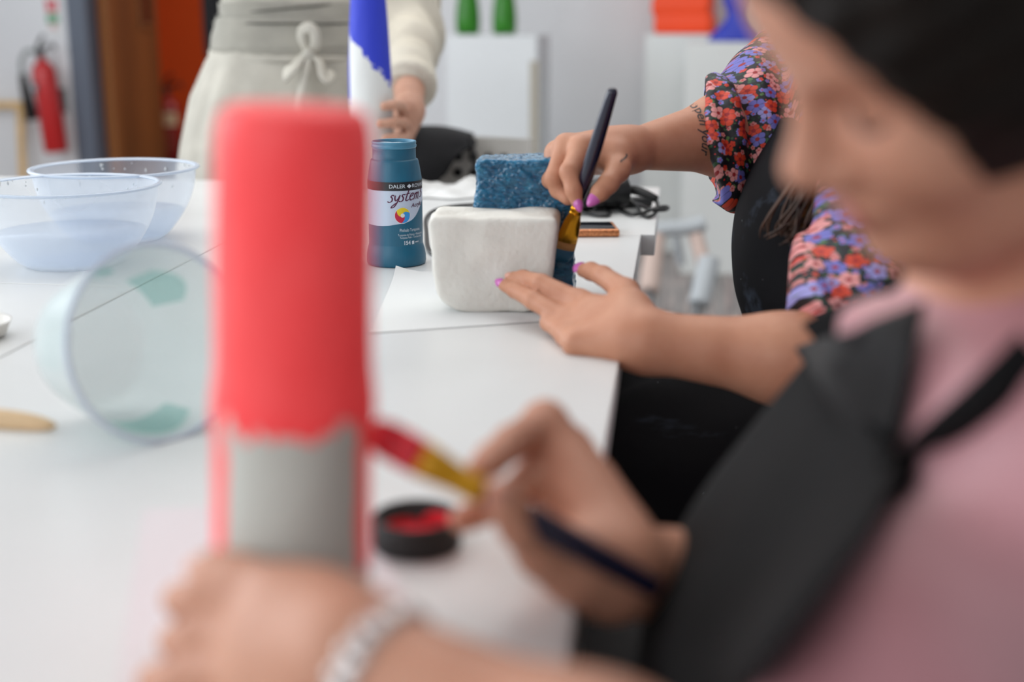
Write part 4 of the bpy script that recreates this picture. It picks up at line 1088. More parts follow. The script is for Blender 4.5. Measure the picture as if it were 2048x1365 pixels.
sleeve(P(1418, 522, ds - .08), P(1398, 608, ds - .14), .036, .034, M['grey_tube'], 'padded_sleeve')
f1_, f2_ = P(1394, 612, ds - .14), P(1300, 588, ds - .1)
for q in (f1_, f2_):
    g = Vector((q.x, q.y, 0)); link('foot', tube_mesh([q + Vector((0, 0, .02)), g], .012, 12), M['table_leg'], st)
t0 = P(1312, 642, 3.7)
link('floor_roll', tube_mesh(spline([fl_(1240, 700) + up * .05, fl_(1330, 690) + up * .05, fl_(1345, 690) + up * .05], 5), .05, 20), M['grey_tube'], label='pale grey roll lying on the carpet below the table edge', cat='roll')
# ==================================================================== people
def cv(x, y, z): return RGT * x + UPV * y - FWD * z
def head_basis(yaw, p, r):
    yaw, p, r = map(math.radians, (yaw, p, r))
    f = np.array([-math.cos(yaw), 0, math.sin(yaw)]); l = np.array([math.sin(yaw), 0, math.cos(yaw)]); u = np.array([0, 1., 0])
    f, u = f * math.cos(p) - u * math.sin(p), u * math.cos(p) + f * math.sin(p)
    l, u = l * math.cos(r) + u * math.sin(r), u * math.cos(r) - l * math.sin(r)
    return cv(*f), cv(*l), cv(*u)
def PL(L): return [P(*q) for q in L]
def bounds(prims, extra=.03):
    lo, hi = [], []
    for p in prims:
        _, a, b = prim_fn(p); lo.append(a); hi.append(b)
    return np.min(lo, 0) - extra, np.max(hi, 0) + extra
TOWARD = -FWD

# -------------------------------------------------------------------- woman in florals (middle right)
hp = P(1790, 932, 1.50)
pr2 = empty('person', (hp.x, hp.y, 0), 'seated person in floral top and black apron painting the turquoise form', 'person')
pel, bel, che, upc = P(1850, 932, 1.50), P(1810, 680, 1.50), P(1768, 440, 1.50), P(1745, 190, 1.50)
shL, shR = P(1790, 150, 1.33), P(1680, 90, 1.65)
nk0, hc = P(1735, 60, 1.49), P(1700, -290, 1.46)
elL, wrL = P(1725, 752, 1.21), P(1292, 684, 1.236)
elR, wrR = P(1560, 262, 1.60), P(1258, 300, 1.475)
side = (shL - shR).normalized(); fw2 = Vector((-1, 0, 0))
trunk2 = [C(pel, bel, .150, .120, .05, (fw2, .74)), C(bel, che, .120, .128, .05, (fw2, .78)), C(che, upc, .128, .115, .05, (fw2, .72)),
          C(shL, shR, .058, .058, .06), EL(che + Vector((-.075, -.062, -.02)), ((1, 0, 0), (0, 1, 0), (0, 0, 1)), (.065, .068, .07), .05), EL(che + Vector((-.075, .062, -.02)), ((1, 0, 0), (0, 1, 0), (0, 0, 1)), (.065, .068, .07), .05),
          C(upc, nk0, .07, .055, .05), C(nk0, hc, .052, .05, .03)]
armL2u = [C(shL, elL, .056, .046, .04)]; armR2u = [C(shR, elR, .056, .047, .04)]
midL = elL.lerp(wrL, .35) + UPV * .004
armL2 = [C(elL, midL, .040, .0385, .03), C(midL, wrL, .0385, .0280, .03, None), C(wrL, wrL.lerp(elL, -.08), .027, .024, .02)]
midR = elR.lerp(wrR, .35) + UPV * .004
armR2 = [C(elR, midR, .048, .0470, .03), C(midR, wrR, .0470, .0225, .03), ]
# left hand, flat on the white block
mL = [P(1160, 605, 1.318), P(1141, 645, 1.300), P(1137, 672, 1.275), P(1150, 688, 1.250)]
palmL = [C(wrL, m, .0215, r, .014) for m, r in zip(mL, (.0130, .0130, .0118, .0106))]
palmL += [C(P(1255, 650, 1.258), P(1190, 636, 1.290), .021, .017, .02), C(wrL, P(1262, 622, 1.270), .020, .0175, .015), C(P(1262, 622, 1.270), P(1252, 585, 1.300), .0175, .0130, .015), C(P(1250, 683, 1.236), P(1165, 684, 1.252), .0165, .0115, .016)]
fingL = [chain(PL([(1160, 605, 1.318), (1082, 566, 1.350), (1047, 556, 1.378), (1024, 556, 1.391)]), (.0114, .0094, .0083, .0069)),
         chain(PL([(1141, 645, 1.300), (1066, 601, 1.338), (1030, 581, 1.370), (1008, 571, 1.390)]), (.0112, .0095, .0083, .0067)),
         chain(PL([(1137, 672, 1.275), (1098, 645, 1.315), (1112, 638, 1.342), (1135, 644, 1.342)]), (.0106, .0090, .0083, .0073)),
         chain(PL([(1150, 688, 1.250), (1122, 664, 1.285), (1135, 656, 1.312), (1152, 660, 1.316)]), (.0096, .0082, .0074, .0066)),
         chain(PL([(1252, 585, 1.300), (1206, 552, 1.335), (1182, 543, 1.360), (1166, 541, 1.378)]), (.0130, .0103, .0096, .0077), .006)]
# right hand, holding the brush
RB = .058
mR = PL([(1163, 296, 1.492 - RB), (1133, 291, 1.508 - RB), (1112, 305, 1.524 - RB), (1108, 322, 1.540 - RB)])
palmR = [C(wrR, m, .0195, r, .014) for m, r in zip(mR, (.0125, .0125, .0115, .0105))]
palmR += [C(P(1222, 300, 1.525 - RB), P(1165, 315, 1.525 - RB), .020, .018, .02), C(wrR, P(1232, 318, 1.50 - RB), .0185, .0165, .015), C(P(1232, 318, 1.50 - RB), P(1236, 340, 1.480 - RB), .0165, .0125, .012)]
fingR = [chain(PL([(1163, 296, 1.492 - RB), (1139, 344, 1.468 - RB), (1147, 381, 1.462 - RB), (1153, 403, 1.462 - RB)]), (.0122, .0108, .0090, .0070)),
         chain(PL([(1133, 291, 1.508 - RB), (1108, 357, 1.490 - RB), (1116, 380, 1.494 - RB), (1136, 398, 1.484 - RB)]), (.0122, .0108, .0092, .0076)),
         chain(PL([(1112, 305, 1.524 - RB), (1101, 360, 1.510 - RB), (1118, 378, 1.522 - RB), (1138, 372, 1.525 - RB)]), (.0112, .0098, .0086, .0074)),
         chain(PL([(1108, 322, 1.540 - RB), (1106, 352, 1.530 - RB), (1122, 366, 1.540 - RB), (1140, 360, 1.542 - RB)]), (.0102, .0088, .0078, .0068)),
         chain(PL([(1236, 340, 1.480 - RB), (1217, 367, 1.462 - RB), (1200, 385, 1.458 - RB), (1190, 396, 1.457 - RB)]), (.0125, .0112, .0100, .0074), .006)]
f2, l2, u2 = head_basis(0, 28, 0)
hd2 = head_prims(hc, f2, l2, u2)
allp = trunk2 + armL2u + armR2u + armL2 + armR2 + palmL + palmR + hd2[0]
lo, hi = bounds(allp + sum(fingL, []) + sum(fingR, []))
Fb = Field(lo, hi, .0023)
Fb.prims(trunk2 + armL2u + armR2u + armL2 + armR2); palmL += [C(P(1152, 630, 1.314), P(1088, 592, 1.352), .0092, .0062, .006)]
Fb.prims(palmL + palmR); Fb.group(fingL, kbetween=.003); Fb.group(fingR, kbetween=.0015); add_head(Fb, hd2)
body2 = link('body', Fb.mesh(2), M['skin_b'], pr2); del Fb
nl = []
for f, n in ((fingL[0], None), (fingL[1], None)):
    pass
def add_nail(par, ch, n, r, m, **kw):
    a, b = Vector(ch[-1][1]), Vector(ch[-1][2]); link('fingernail', nail_mesh(b, a, n, r, **kw), m, par)
add_nail(body2, fingL[1], cv(-.1, .25, .95), .0068, M['nail'], ext=.0055, ln=.0085, w=.0056)
add_nail(body2, fingL[0], cv(-.1, .45, .85), .0068, M['nail_bare'], ext=.002, ln=.006, w=.005)
add_nail(body2, fingL[4], cv(-.35, .55, .8), .0080, M['nail'], ext=.0050, ln=.0105, w=.0078)
add_nail(body2, fingR[0], cv(.25, -.1, .95), .0070, M['nail'], ext=.0045, ln=.0085, w=.0056)
add_nail(body2, fingR[4], cv(-.15, -.2, .95), .0074, M['nail'], ext=.0030, ln=.0105, w=.0070)
# tattoo lettering on the forearm
def tree_of(o):
    dg = bpy.context.evaluated_depsgraph_get(); bm = bmesh.new(); bm.from_mesh(o.data)
    off = Vector((0, 0, 0)); q = o
    while q is not None: off += q.location; q = q.parent
    bmesh.ops.translate(bm, vec=off, verts=bm.verts); t = BVHTree.FromBMesh(bm); bm.free(); return t
bvh2 = tree_of(body2)
def onskin(me, pts, bvh, off=.0004):
    """bend a flat text mesh along a pixel polyline on the skin"""
    PQ = spline([Vector((x, y, 0)) for x, y in pts], 12); L = [0]
    for a, b in zip(PQ, PQ[1:]): L.append(L[-1] + (b - a).length)
    xs = [v.co.x for v in me.vertices]; x0, x1 = min(xs), max(xs); keep = []
    for v in me.vertices:
        s = (v.co.x - x0) / (x1 - x0) * L[-1]; i = max(0, min(len(PQ) - 2, next((k for k in range(len(L) - 1) if L[k + 1] >= s), len(L) - 2)))
        t = (PQ[i + 1] - PQ[i]).normalized(); q = PQ[i] + t * (s - L[i]); n = Vector((t.y, -t.x, 0)); q = q + n * v.co.y
        hit = None; tries = 0
        while hit is None and tries < 30:
            d = ray(q.x, q.y).normalized(); hit, nor, idx, dist = bvh.ray_cast(EYE, d); tries += 1
            if hit is None: q = q + Vector((.4, 1.5, 0))
        v.co = (hit - d * off * 2) if hit is not None else EYE + d * 1.6
    return me
tm = text_mesh('open your', 26, shear=.35, bold=.25)
link('tattoo', onskin(tm, [(1382, 206), (1394, 214), (1403, 232), (1409, 256), (1412, 284), (1409, 312)], bvh2), M['tattoo'], body2, smooth=False)
tm = text_mesh('~', 26, bold=.6)
link('tattoo', onskin(tm, [(1240, 322), (1247, 318), (1254, 308)], bvh2), M['tattoo'], body2, smooth=False)
# floral top: trunk + upper arms, cuffs rolled at the elbows
def folds(F, amp, seed, freqs=(25, 40, 70), n=7, dirs=None):
    r = random.Random(seed); T = []
    for k in range(n):
        d = Vector((r.uniform(-1, 1), r.uniform(-1, 1), r.uniform(-1, 1))).normalized() if dirs is None else (Vector(dirs[k % len(dirs)]) + Vector((r.uniform(-.25, .25), r.uniform(-.25, .25), r.uniform(-.25, .25)))).normalized()
        f = d * r.choice(freqs); T.append((f, r.random() * 6.28, amp * (freqs[0] / f.length) ** .5))
    def fn(X, Y, Z):
        s = 0
        for f, ph, a in T: s = s + a * np.sin(X * f.x + Y * f.y + Z * f.z + ph)
        return s
    F.warp(fn)
trunkc = trunk2[:6]
top2 = trunkc + armL2u + armR2u
cuffR0, cuffR1 = P(1440, 268, 1.60), P(1640, 190, 1.66)
cuffL0, cuffL1 = P(1675, 690, 1.285), P(1780, 560, 1.31)
slv = [C(P(1430, 266, 1.555), P(1560, 245, 1.60), .064, .082, .03), C(P(1560, 245, 1.60), shR, .085, .075, .05), C(P(1452, 335, 1.555), P(1560, 340, 1.60), .043, .05, .04),
       C(P(1700, 672, 1.235), P(1768, 600, 1.26), .056, .064, .03), C(P(1768, 600, 1.26), shL, .066, .07, .05)]
lo, hi = bounds(trunkc + slv + armL2u + armR2u, .05)
Fs = Field(lo, hi, .0034)
Fs.prims(trunkc, .010); Fs.prims(armL2u + armR2u, .012)
fs2 = Field(lo, hi, .0034); fs2.prims(slv)
axR = cv(1, .11, .1).normalized()
folds(fs2, .0048, 5, (55, 85, 120), 6, [axR, axR, axR + Vector((0, 0, .4))])
# cuff openings
c_ = P(1426, 268, 1.55); X, Y, Z = fs2.grid((0, 0, 0), fs2.n)
dcut = -((X - c_.x) * axR.x + (Y - c_.y) * axR.y + (Z - c_.z) * axR.z)
axL = (P(1780, 600, 1.25) - P(1640, 720, 1.23)).normalized(); c2_ = P(1650, 690, 1.230)
dcl = -((X - c2_.x) * axL.x + (Y - c2_.y) * axL.y + (Z - c2_.z) * axL.z)
nearR = (Y > 1.50) if False else ((X * RGT.x + Y * RGT.y) < ((P(1600, 400, 1.45) - EYE).dot(RGT)))
midd = P(1600, 430, 1.45); hz = Z + 0 * X + 0 * Y
fs2.F = np.where(hz > midd.z, np.maximum(fs2.F, dcut), np.maximum(fs2.F, dcl)).astype(np.float32)
# a rolled hem bead on each cuff
def ringprims(c, ax, rad, th, n=20, seed=1, wob=.1, squash=None):
    ax = Vector(ax).normalized(); a = (up - ax * ax.z).normalized(); b = ax.cross(a); r = random.Random(seed)
    pts = [Vector(c) + (a * math.cos(t) + b * math.sin(t)) * rad * (1 + wob * math.sin(3 * t + seed)) + ax * (.006 * math.sin(2 * t + seed)) for t in [2 * PI * k / n for k in range(n)]]
    return [C(pts[k], pts[(k + 1) % n], th, th, .008) for k in range(n)]
Fs.F = smin(Fs.F, fs2.F, .012); del fs2
Fs.prims(ringprims(P(1430, 272, 1.55), axR, .060, .0075, seed=2)); Fs.prims(ringprims(P(1456, 270, 1.56), axR, .066, .0085, seed=5))
Fs.plane(pel + Vector((0, 0, .0)), -up)
link('floral_top', Fs.mesh(1), M['floral'], pr2); del Fs
# legs (black trousers), lap and feet
hipL, hipR = pel + Vector((-.02, -.10, .0)), pel + Vector((-.02, .10, .0))
knL, knR = Vector((XE - .16, hipL.y - .02, .545)), Vector((XE - .16, hipR.y + .02, .545))
ftL, ftR = Vector((XE - .10, knL.y, .07)), Vector((XE - .10, knR.y, .07))
legs2 = [C(hipL, knL, .095, .068, .04), C(hipR, knR, .095, .068, .04), C(knL, ftL, .06, .042, .03), C(knR, ftR, .06, .042, .03), C(hipL, hipR, .11, .11, .05)]
lo, hi = bounds(legs2, .04); Fl = Field(lo, hi, .005); Fl.prims(legs2); folds(Fl, .002, 3)
link('trousers', Fl.mesh(1), M['trousers'], pr2)
def shoe(par, ft, d, m):
    d = Vector(d).normalized(); Fz = Field(Vector(ft) - Vector((.22, .22, .09)), Vector(ft) + Vector((.22, .22, .09)), .004)
    b0 = Vector((ft.x, ft.y, .038)); Fz.prims([C(b0 - d * .05, b0 + d * .15, .034, .03, .02, (up, .9)), C(Vector(ft), b0, .038, .036, .03)]); Fz.plane((0, 0, .004), -up)
    link('shoe', Fz.mesh(1), m, par)
for f in (ftL, ftR): shoe(pr2, f, (-1, 0, 0), M['black_matte'])
# apron: bib on the chest, skirt over the lap
lapf = legs2[:2]
lo, hi = bounds(trunkc + lapf, .06); Fa = Field(lo, hi, .0034)
fb = Field(lo, hi, .0034)
fb.prims(trunkc[:3] + trunkc[4:6], .020, .08)
fb.prims([C(bel + Vector((-.10, 0, .03)), pel + Vector((-.13, 0, .05)), .06, .07, .08, (Vector((0, 1, 0)), 2.2))])
fb.plane(che + Vector((-.005, 0, 0)), Vector((1, -.12, .05)))
fb.plane(P(1650, 240, 1.5), up)
folds(fb, .003, 8, (22, 34, 48), 5)
Fa.F = np.minimum(Fa.F, fb.F); del fb
fl2 = Field(lo, hi, .0034); fl2.prims([C(hipL + Vector((0, 0, .012)), knL + Vector((-.0, 0, .006)), .106, .080, .10), C(hipR + Vector((0, 0, .012)), knR + Vector((0, 0, .006)), .106, .080, .10), C(hipL.lerp(hipR, .5), knL.lerp(knR, .5), .10, .07, .12)])
folds(fl2, .003, 12, (24, 40, 60), 6)
Fa.F = smin(Fa.F, fl2.F, .05); del fl2
Fa.plane((XR, 0, TZ - .037), up) if False else None
# keep clear of the table top
X, Y, Z = Fa.grid((0, 0, 0), Fa.n); dt = np.minimum(XE + .012 - X + 0 * Y + 0 * Z, Z - (TZ - .05) + 0 * X + 0 * Y); Fa.F = np.maximum(Fa.F, dt).astype(np.float32)
link('apron', Fa.mesh(2), M['apron_smudge'], pr2); del Fa
# hair: head cover plus hanging curls
def strands(starts, m, name, par, n, seed, spread=.02, r0=.0028, curl=.008, turns=2.0, seg=6):
    r = random.Random(seed); V, F = [], []
    for k in range(n):
        j = Vector((r.gauss(0, spread), r.gauss(0, spread), r.gauss(0, spread * .4))); ph = r.random() * 6.28
        pts = spline([p + j * (.35 + .65 * i / (len(starts) - 1)) for i, p in enumerate(starts)], 7); n_ = len(pts); T, N = frames(pts)
        q = []
        for i, p in enumerate(pts):
            t = i / (n_ - 1); B = T[i].cross(N[i]); a = ph + turns * 6.28 * t; q.append(p + (N[i] * math.cos(a) + B * math.sin(a)) * curl * t)
        tube_geo(q, lambda t: r0 * (1 - .75 * t ** 3), seg, V, F)
    return link(name, pyd(V, F), m, par)
hcap = [EL(hc + u2 * .05 - f2 * .022, (f2, l2, u2), (.106, .088, .092), .02), EL(hc - f2 * .045 - u2 * .03, (f2, l2, u2), (.066, .086, .10), .03), C(hc - f2 * .05 - u2 * .05, upc + Vector((.10, 0, .02)), .075, .06, .05, (fw2, .6))] + [C(hc + f2 * .01 + l2 * s_ * .076 + u2 * .02, hc + f2 * .02 + l2 * s_ * .085 - u2 * .13, .03, .03, .03) for s_ in (1, -1)]
lo, hi = bounds(hcap, .03); Fh = Field(lo, hi, .004); Fh.prims(hcap); Fh.plane(hc + f2 * .062 + u2 * .07, f2 - u2 * .75)
folds(Fh, .0009, 3, (150, 260), 6, [l2, l2, f2])
hair2 = link('hair', Fh.mesh(1), M['hair_brown'], pr2)
strands(PL([(1700, -160, 1.40), (1690, 60, 1.37), (1660, 280, 1.35), (1612, 420, 1.345), (1590, 470, 1.345)]), M['hair_brown'], 'hair_lock', hair2, 70, 3, .014, .0024, .009, 1.3)
strands(PL([(1715, -160, 1.40), (1700, 120, 1.36), (1665, 330, 1.34), (1646, 430, 1.335), (1642, 500, 1.335)]), M['hair_gold'], 'hair_lock', hair2, 34, 5, .008, .0024, .005, 1.0)
# stool under her
def stool(c, zs, label):
    e = empty('work_stool', (c.x, c.y, 0), label, 'stool')
    link('seat', lathe_mesh([(0, 0), (.17, 0), (.18, .01), (.18, .03), (.165, .042), (0, .045)], Vector((c.x, c.y, zs - .045)), 40, cap=False), M['black_matte'], e)
    for k in range(4):
        a = PI / 4 + PI / 2 * k; link('leg', tube_mesh([Vector((c.x + .12 * math.cos(a), c.y + .12 * math.sin(a), zs - .045)), Vector((c.x + .18 * math.cos(a), c.y + .18 * math.sin(a), 0))], .012, 12), M['table_leg'], e)
    return e
stool(pel, pel.z - .125, 'black round stool under the person in the floral top')

# -------------------------------------------------------------------- woman in pink (foreground right)
pel1 = P(1960, 1640, .86); pel1.z = .52
pr1 = empty('person', (pel1.x, pel1.y, 0), 'dark haired person in pink shirt and black apron painting the coral column', 'person')
f1, l1, u1 = head_basis(-3, 31, -33)
hc1 = P(1574, 369, .605) - f1 * .116 + u1 * .02
hd1 = head_prims(hc1, f1, l1, u1, 1.0)
nk1 = P(2030, 650, .70); upc1 = P(2060, 850, .735); che1 = P(1990, 1080, .76); bel1 = P(1900, 1400, .80)
shL1, shR1 = P(2150, 985, .630), P(1960, 770, .90)
elL1, wrL1 = P(1560, 1800, .455), P(715, 1325, .545)
elR1, wrR1 = P(1570, 1190, .97), P(1225, 1138, .735)
trunk1 = [C(pel1, bel1, .145, .115, .05, (Vector((1, 0, 0)), .74)), C(bel1, che1, .115, .115, .05, (Vector((1, 0, 0)), .76)), C(che1, upc1, .115, .10, .05, (Vector((1, 0, 0)), .70)),
          C(shL1, shR1, .052, .052, .05), C(upc1, nk1, .065, .052, .05), C(nk1, hc1 - u1 * .07 - f1 * .015, .052, .052, .03)]
arm1 = [C(shL1, elL1, .050, .042, .03), C(elL1, elL1.lerp(wrL1, .4), .040, .038, .03), C(elL1.lerp(wrL1, .4), wrL1, .038, .0255, .03),
        C(shR1, elR1, .050, .042, .03), C(elR1, elR1.lerp(wrR1, .4), .042, .037, .03), C(elR1.lerp(wrR1, .4), wrR1, .037, .025, .03)]
cz0 = cb.z
mL1 = PL([(545, 1228, .590), (520, 1285, .584), (505, 1345, .578), (520, 1405, .572)])
palmL1 = [C(wrL1, m, .0215, r, .014) for m, r in zip(mL1, (.014, .014, .013, .012))] + [C(wrL1, P(640, 1230, .582), .021, .018, .016), C(P(640, 1230, .582), P(570, 1190, .592), .018, .0135, .014), C(P(660, 1290, .565), P(580, 1270, .578), .022, .020, .02), C(P(660, 1350, .56), P(570, 1350, .572), .02, .018, .02)]
fingL1 = [chain(PL([(545, 1228, .590), (400, 1194, .612), (358, 1200, .645), (366, 1206, .672)]), (.0120, .0090, .0082, .0072)),
          chain(PL([(520, 1285, .584), (388, 1276, .604), (350, 1284, .640), (360, 1290, .668)]), (.0120, .0090, .0082, .0072)),
          chain(PL([(505, 1345, .578), (360, 1356, .596), (308, 1362, .630), (318, 1370, .655)]), (.0115, .0088, .0080, .0070)),
          chain(PL([(520, 1405, .572), (400, 1420, .590), (345, 1430, .615), (345, 1440, .635)]), (.0108, .0088, .0080, .0070)),
          chain(PL([(570, 1190, .592), (478, 1155, .612), (430, 1142, .622), (408, 1142, .630)]), (.0135, .0112, .0100, .0080), .006)]
mR1 = PL([(1090, 846, .795), (1140, 900, .803), (1180, 955, .810), (1208, 1005, .815)])
palmR1 = [C(wrR1, m, .022, r, .014) for m, r in zip(mR1, (.0135, .0135, .013, .012))] + [C(wrR1, P(1150, 1130, .715), .022, .0185, .016), C(P(1150, 1130, .715), P(1085, 1105, .700), .0185, .0135, .014), C(P(1190, 1080, .757), P(1150, 990, .785), .024, .020, .02)]
fingR1 = [chain(PL([(1090, 846, .795), (1022, 888, .755), (985, 918, .722), (958, 942, .703)]), (.0125, .0108, .0095, .0080)),
          chain(PL([(1140, 900, .803), (1060, 960, .770), (1005, 1008, .735), (925, 1040, .722)]), (.0125, .0110, .0096, .0080)),
          chain(PL([(1180, 955, .810), (1110, 1015, .785), (1080, 1050, .775), (1110, 1075, .785)]), (.0118, .0102, .0090, .0078)),
          chain(PL([(1208, 1005, .815), (1150, 1055, .797), (1130, 1080, .790), (1150, 1095, .795)]), (.0108, .0090, .0080, .0070)),
          chain(PL([(1085, 1105, .700), (1038, 1052, .682), (1014, 1012, .674), (1000, 988, .668)]), (.0135, .0112, .0102, .0082), .006)]
allp = trunk1 + arm1 + palmL1 + palmR1 + hd1[0] + sum(fingL1, []) + sum(fingR1, [])
lo, hi = bounds(allp); Fb = Field(lo, hi, .0028)
Fb.prims(trunk1 + arm1 + palmL1 + palmR1); Fb.group(fingL1, kmerge=.005, kbetween=.0); Fb.group(fingR1, kbetween=.0); add_head(Fb, hd1)
body1 = link('body', Fb.mesh(2), M['skin_a'], pr1); del Fb
pt1 = hd1[3]
link('lips', join_meshes([ell_mesh(pt1(.0955, 0, -.0445), (f1, l1, u1), (.0035, .018, .0038)), ell_mesh(pt1(.0935, 0, -.0555), (f1, l1, u1), (.0045, .015, .0045))]), M['lips'], body1)
for s_ in (1, -1):
    link('eyelashes', tube_mesh(spline([pt1(.080, s_ * .019, .008), pt1(.0835, s_ * .027, .0035), pt1(.082, s_ * .036, .003), pt1(.074, s_ * .045, .008)], 6), .0012, 8), M['eye'], body1)
    link('eyebrow', tube_mesh(spline([pt1(.0905, s_ * .016, .032), pt1(.0875, s_ * .032, .039), pt1(.072, s_ * .048, .034)], 6), lambda t: .0026 - .0012 * t, 8), M['hair_brown'], body1)
add_nail(body1, fingR1[4], cv(-.2, .5, .8), .008, M['nail_bare'], ext=.002, ln=.0085, w=.0066)
add_nail(body1, fingL1[4], cv(-.2, .5, .85), .008, M['nail_bare'], ext=.002, ln=.0085, w=.0066)
# hair: cap over crown and ears with a swept front edge, loose bun behind
hcap = [EL(pt1(.000, 0, .050), (f1, l1, u1), (.110, .092, .098), .02), EL(pt1(.028, .046, .035), (f1, l1, u1), (.062, .042, .075), .03), EL(pt1(.028, -.046, .035), (f1, l1, u1), (.062, .042, .075), .03), EL(pt1(-.045, 0, -.02), (f1, l1, u1), (.070, .084, .085), .03), EL(pt1(-.03, .045, .0), (f1, l1, u1), (.055, .045, .06), .03), EL(pt1(-.03, -.045, .0), (f1, l1, u1), (.055, .045, .06), .03), EL(pt1(-.125, 0, .03), (f1, l1, u1), (.05, .055, .05), .02)]
lo, hi = bounds(hcap, .03); Fh = Field(lo, hi, .0032); Fh.prims(hcap)
hn = ray(1543, 0).cross(ray(1947, 315)); hn = (hn if hn.dot(cv(-.6, -.8, 0)) > 0 else -hn).normalized()
hm = ray(1890, 250).cross(ray(2060, 520)); hm = (hm if hm.dot(cv(-.8, -.5, 0)) > 0 else -hm).normalized()
X, Y, Z = Fh.grid((0, 0, 0), Fh.n); da = X * hn.x + Y * hn.y + (Z - CAMZ) * hn.z; db = X * hm.x + Y * hm.y + (Z - CAMZ) * hm.z
Fh.F = np.maximum(Fh.F, np.minimum(da, db)).astype(np.float32)
Fh.plane(pt1(-.012, .0, -.03), f1 * .95 - u1 * .31) if False else None
folds(Fh, .0007, 3, (200, 300), 6, [l1, l1, u1])
hair1 = link('hair', Fh.mesh(1), M['hair_dark'], pr1); del Fh
# bracelet of silver links on the left wrist
axw = (elL1 - wrL1).normalized(); wc = wrL1 + axw * .012; a_ = (up - axw * up.dot(axw)).normalized(); b_ = axw.cross(a_)
ms = []
for k in range(16):
    t = 2 * PI * k / 16; q = wc + (a_ * math.cos(t) + b_ * math.sin(t)) * .0285; tg = (b_ * math.cos(t) - a_ * math.sin(t)); ms.append(ell_mesh(q, (tg, axw, tg.cross(axw)), (.0062, .0075, .003), 12, 8))
ringp = [wc + (a_ * math.cos(2 * PI * k / 40) + b_ * math.sin(2 * PI * k / 40)) * .0285 for k in range(41)]
link('bracelet', join_meshes(ms + [tube_mesh(ringp, .0016, 8)]), M['silver'], pr1, label='silver link bracelet')
# pink shirt
trc = trunk1[:5]
slv1 = [C(shL1, elL1, .073, .060, .04), C(shR1, elR1, .066, .054, .04)]
lo, hi = bounds(trc + slv1, .05); Fs = Field(lo, hi, .004)
Fs.prims(trc[:4], .022); Fs.prims(slv1); 
Fs.prims([C(upc1, nk1.lerp(upc1, -.12), .090, .068, .05)])
Fs.prims(ringprims(nk1.lerp(upc1, -.22), (nk1 - upc1), .066, .011, seed=3, wob=.05))
folds(Fs, .0065, 21, (24, 36, 52), 7, [RGT * .8 + UPV * .5, RGT * .4 + UPV, RGT])
shirt1 = link('shirt', Fs.mesh(1), M['shirt_pink'], pr1); del Fs
bvs = tree_of(shirt1)
def drape(px, py, d, off=.012, force=False):
    r_ = ray(px, py); hit = bvs.ray_cast(EYE, r_.normalized())
    if hit[0] is not None: d = min(d, (hit[0] - EYE).dot(FWD) - off)
    elif force: d = d - .02
    return P(px, py, d)
# apron bib, straps, skirt
rows = [[P(1646, 698, .90), P(1700, 780, .80), drape(1750, 860, .70, off=.028), drape(1806, 936, .615)],
        [P(1520, 850, .86), P(1588, 905, .76), drape(1668, 990, .66, off=.028), drape(1760, 1050, .585, off=.028)],
        [P(1400, 1010, .82), P(1455, 1080, .72), drape(1545, 1160, .63, off=.028), drape(1650, 1200, .565, off=.028)],
        [P(1318, 1180, .79), P(1355, 1240, .69), P(1440, 1320, .61), drape(1535, 1345, .552, off=.028)],
        [P(1283, 1340, .77), P(1310, 1400, .68), P(1390, 1460, .60), P(1470, 1460, .55)],
        [P(1275, 1480, .77), P(1300, 1560, .69), P(1370, 1620, .61), P(1450, 1580, .55)]]
apron1 = link('apron', sheet_mesh(rows, .004, 6), M['apron_black'], pr1)
def ribbon(pts, w, nrm, m, name, par, th=.0025):
    q = spline(pts, 8); rows_ = []
    T, _ = frames(q); rows_ = [[p - T[i].cross(Vector(nrm)).normalized() * w / 2, p + T[i].cross(Vector(nrm)).normalized() * w / 2] for i, p in enumerate(q)]
    V = [x for r_ in rows_ for x in r_]; n = len(rows_)
    V2 = V + [v - Vector(nrm).normalized() * th for v in V]; k = len(V); F = []
    for i in range(n - 1):
        F += [(2 * i, 2 * i + 1, 2 * i + 3, 2 * i + 2), (k + 2 * i + 2, k + 2 * i + 3, k + 2 * i + 1, k + 2 * i), (2 * i, 2 * i + 2, k + 2 * i + 2, k + 2 * i), (2 * i + 1, k + 2 * i + 1, k + 2 * i + 3, 2 * i + 3)]
    return link(name, pyd(V2, F), m, par)
# the shirt lies behind the bib and the dark sheet inside it
def tuck(o, covers, gap=.007, reach=.10):
    me = o.data; n = len(me.vertices); off = o.location + o.parent.location
    for cvr in covers:
        bv = tree_of(cvr)
        for v in me.vertices:
            w = v.co + off; d = w - EYE; L = d.length; d /= L
            hit = bv.ray_cast(EYE, d)
            if hit[0] is not None and hit[3] - reach < L < hit[3] + gap: v.co = EYE + d * (hit[3] + gap) - off
    me.update()
ribbon([drape(*q) for q in [(1775, 965, .60), (1820, 925, .62), (1870, 885, .64), (1930, 836, .66), (2000, 772, .68), (2070, 700, .70)]], .020, TOWARD, M['apron_black'], 'apron_strap', apron1)
ribbon(PL([(1650, 705, .895), (1720, 670, .86), (1790, 640, .82), (1860, 600, .78), (1920, 570, .75)]), .05, TOWARD, M['apron_black'], 'apron_strap', apron1)
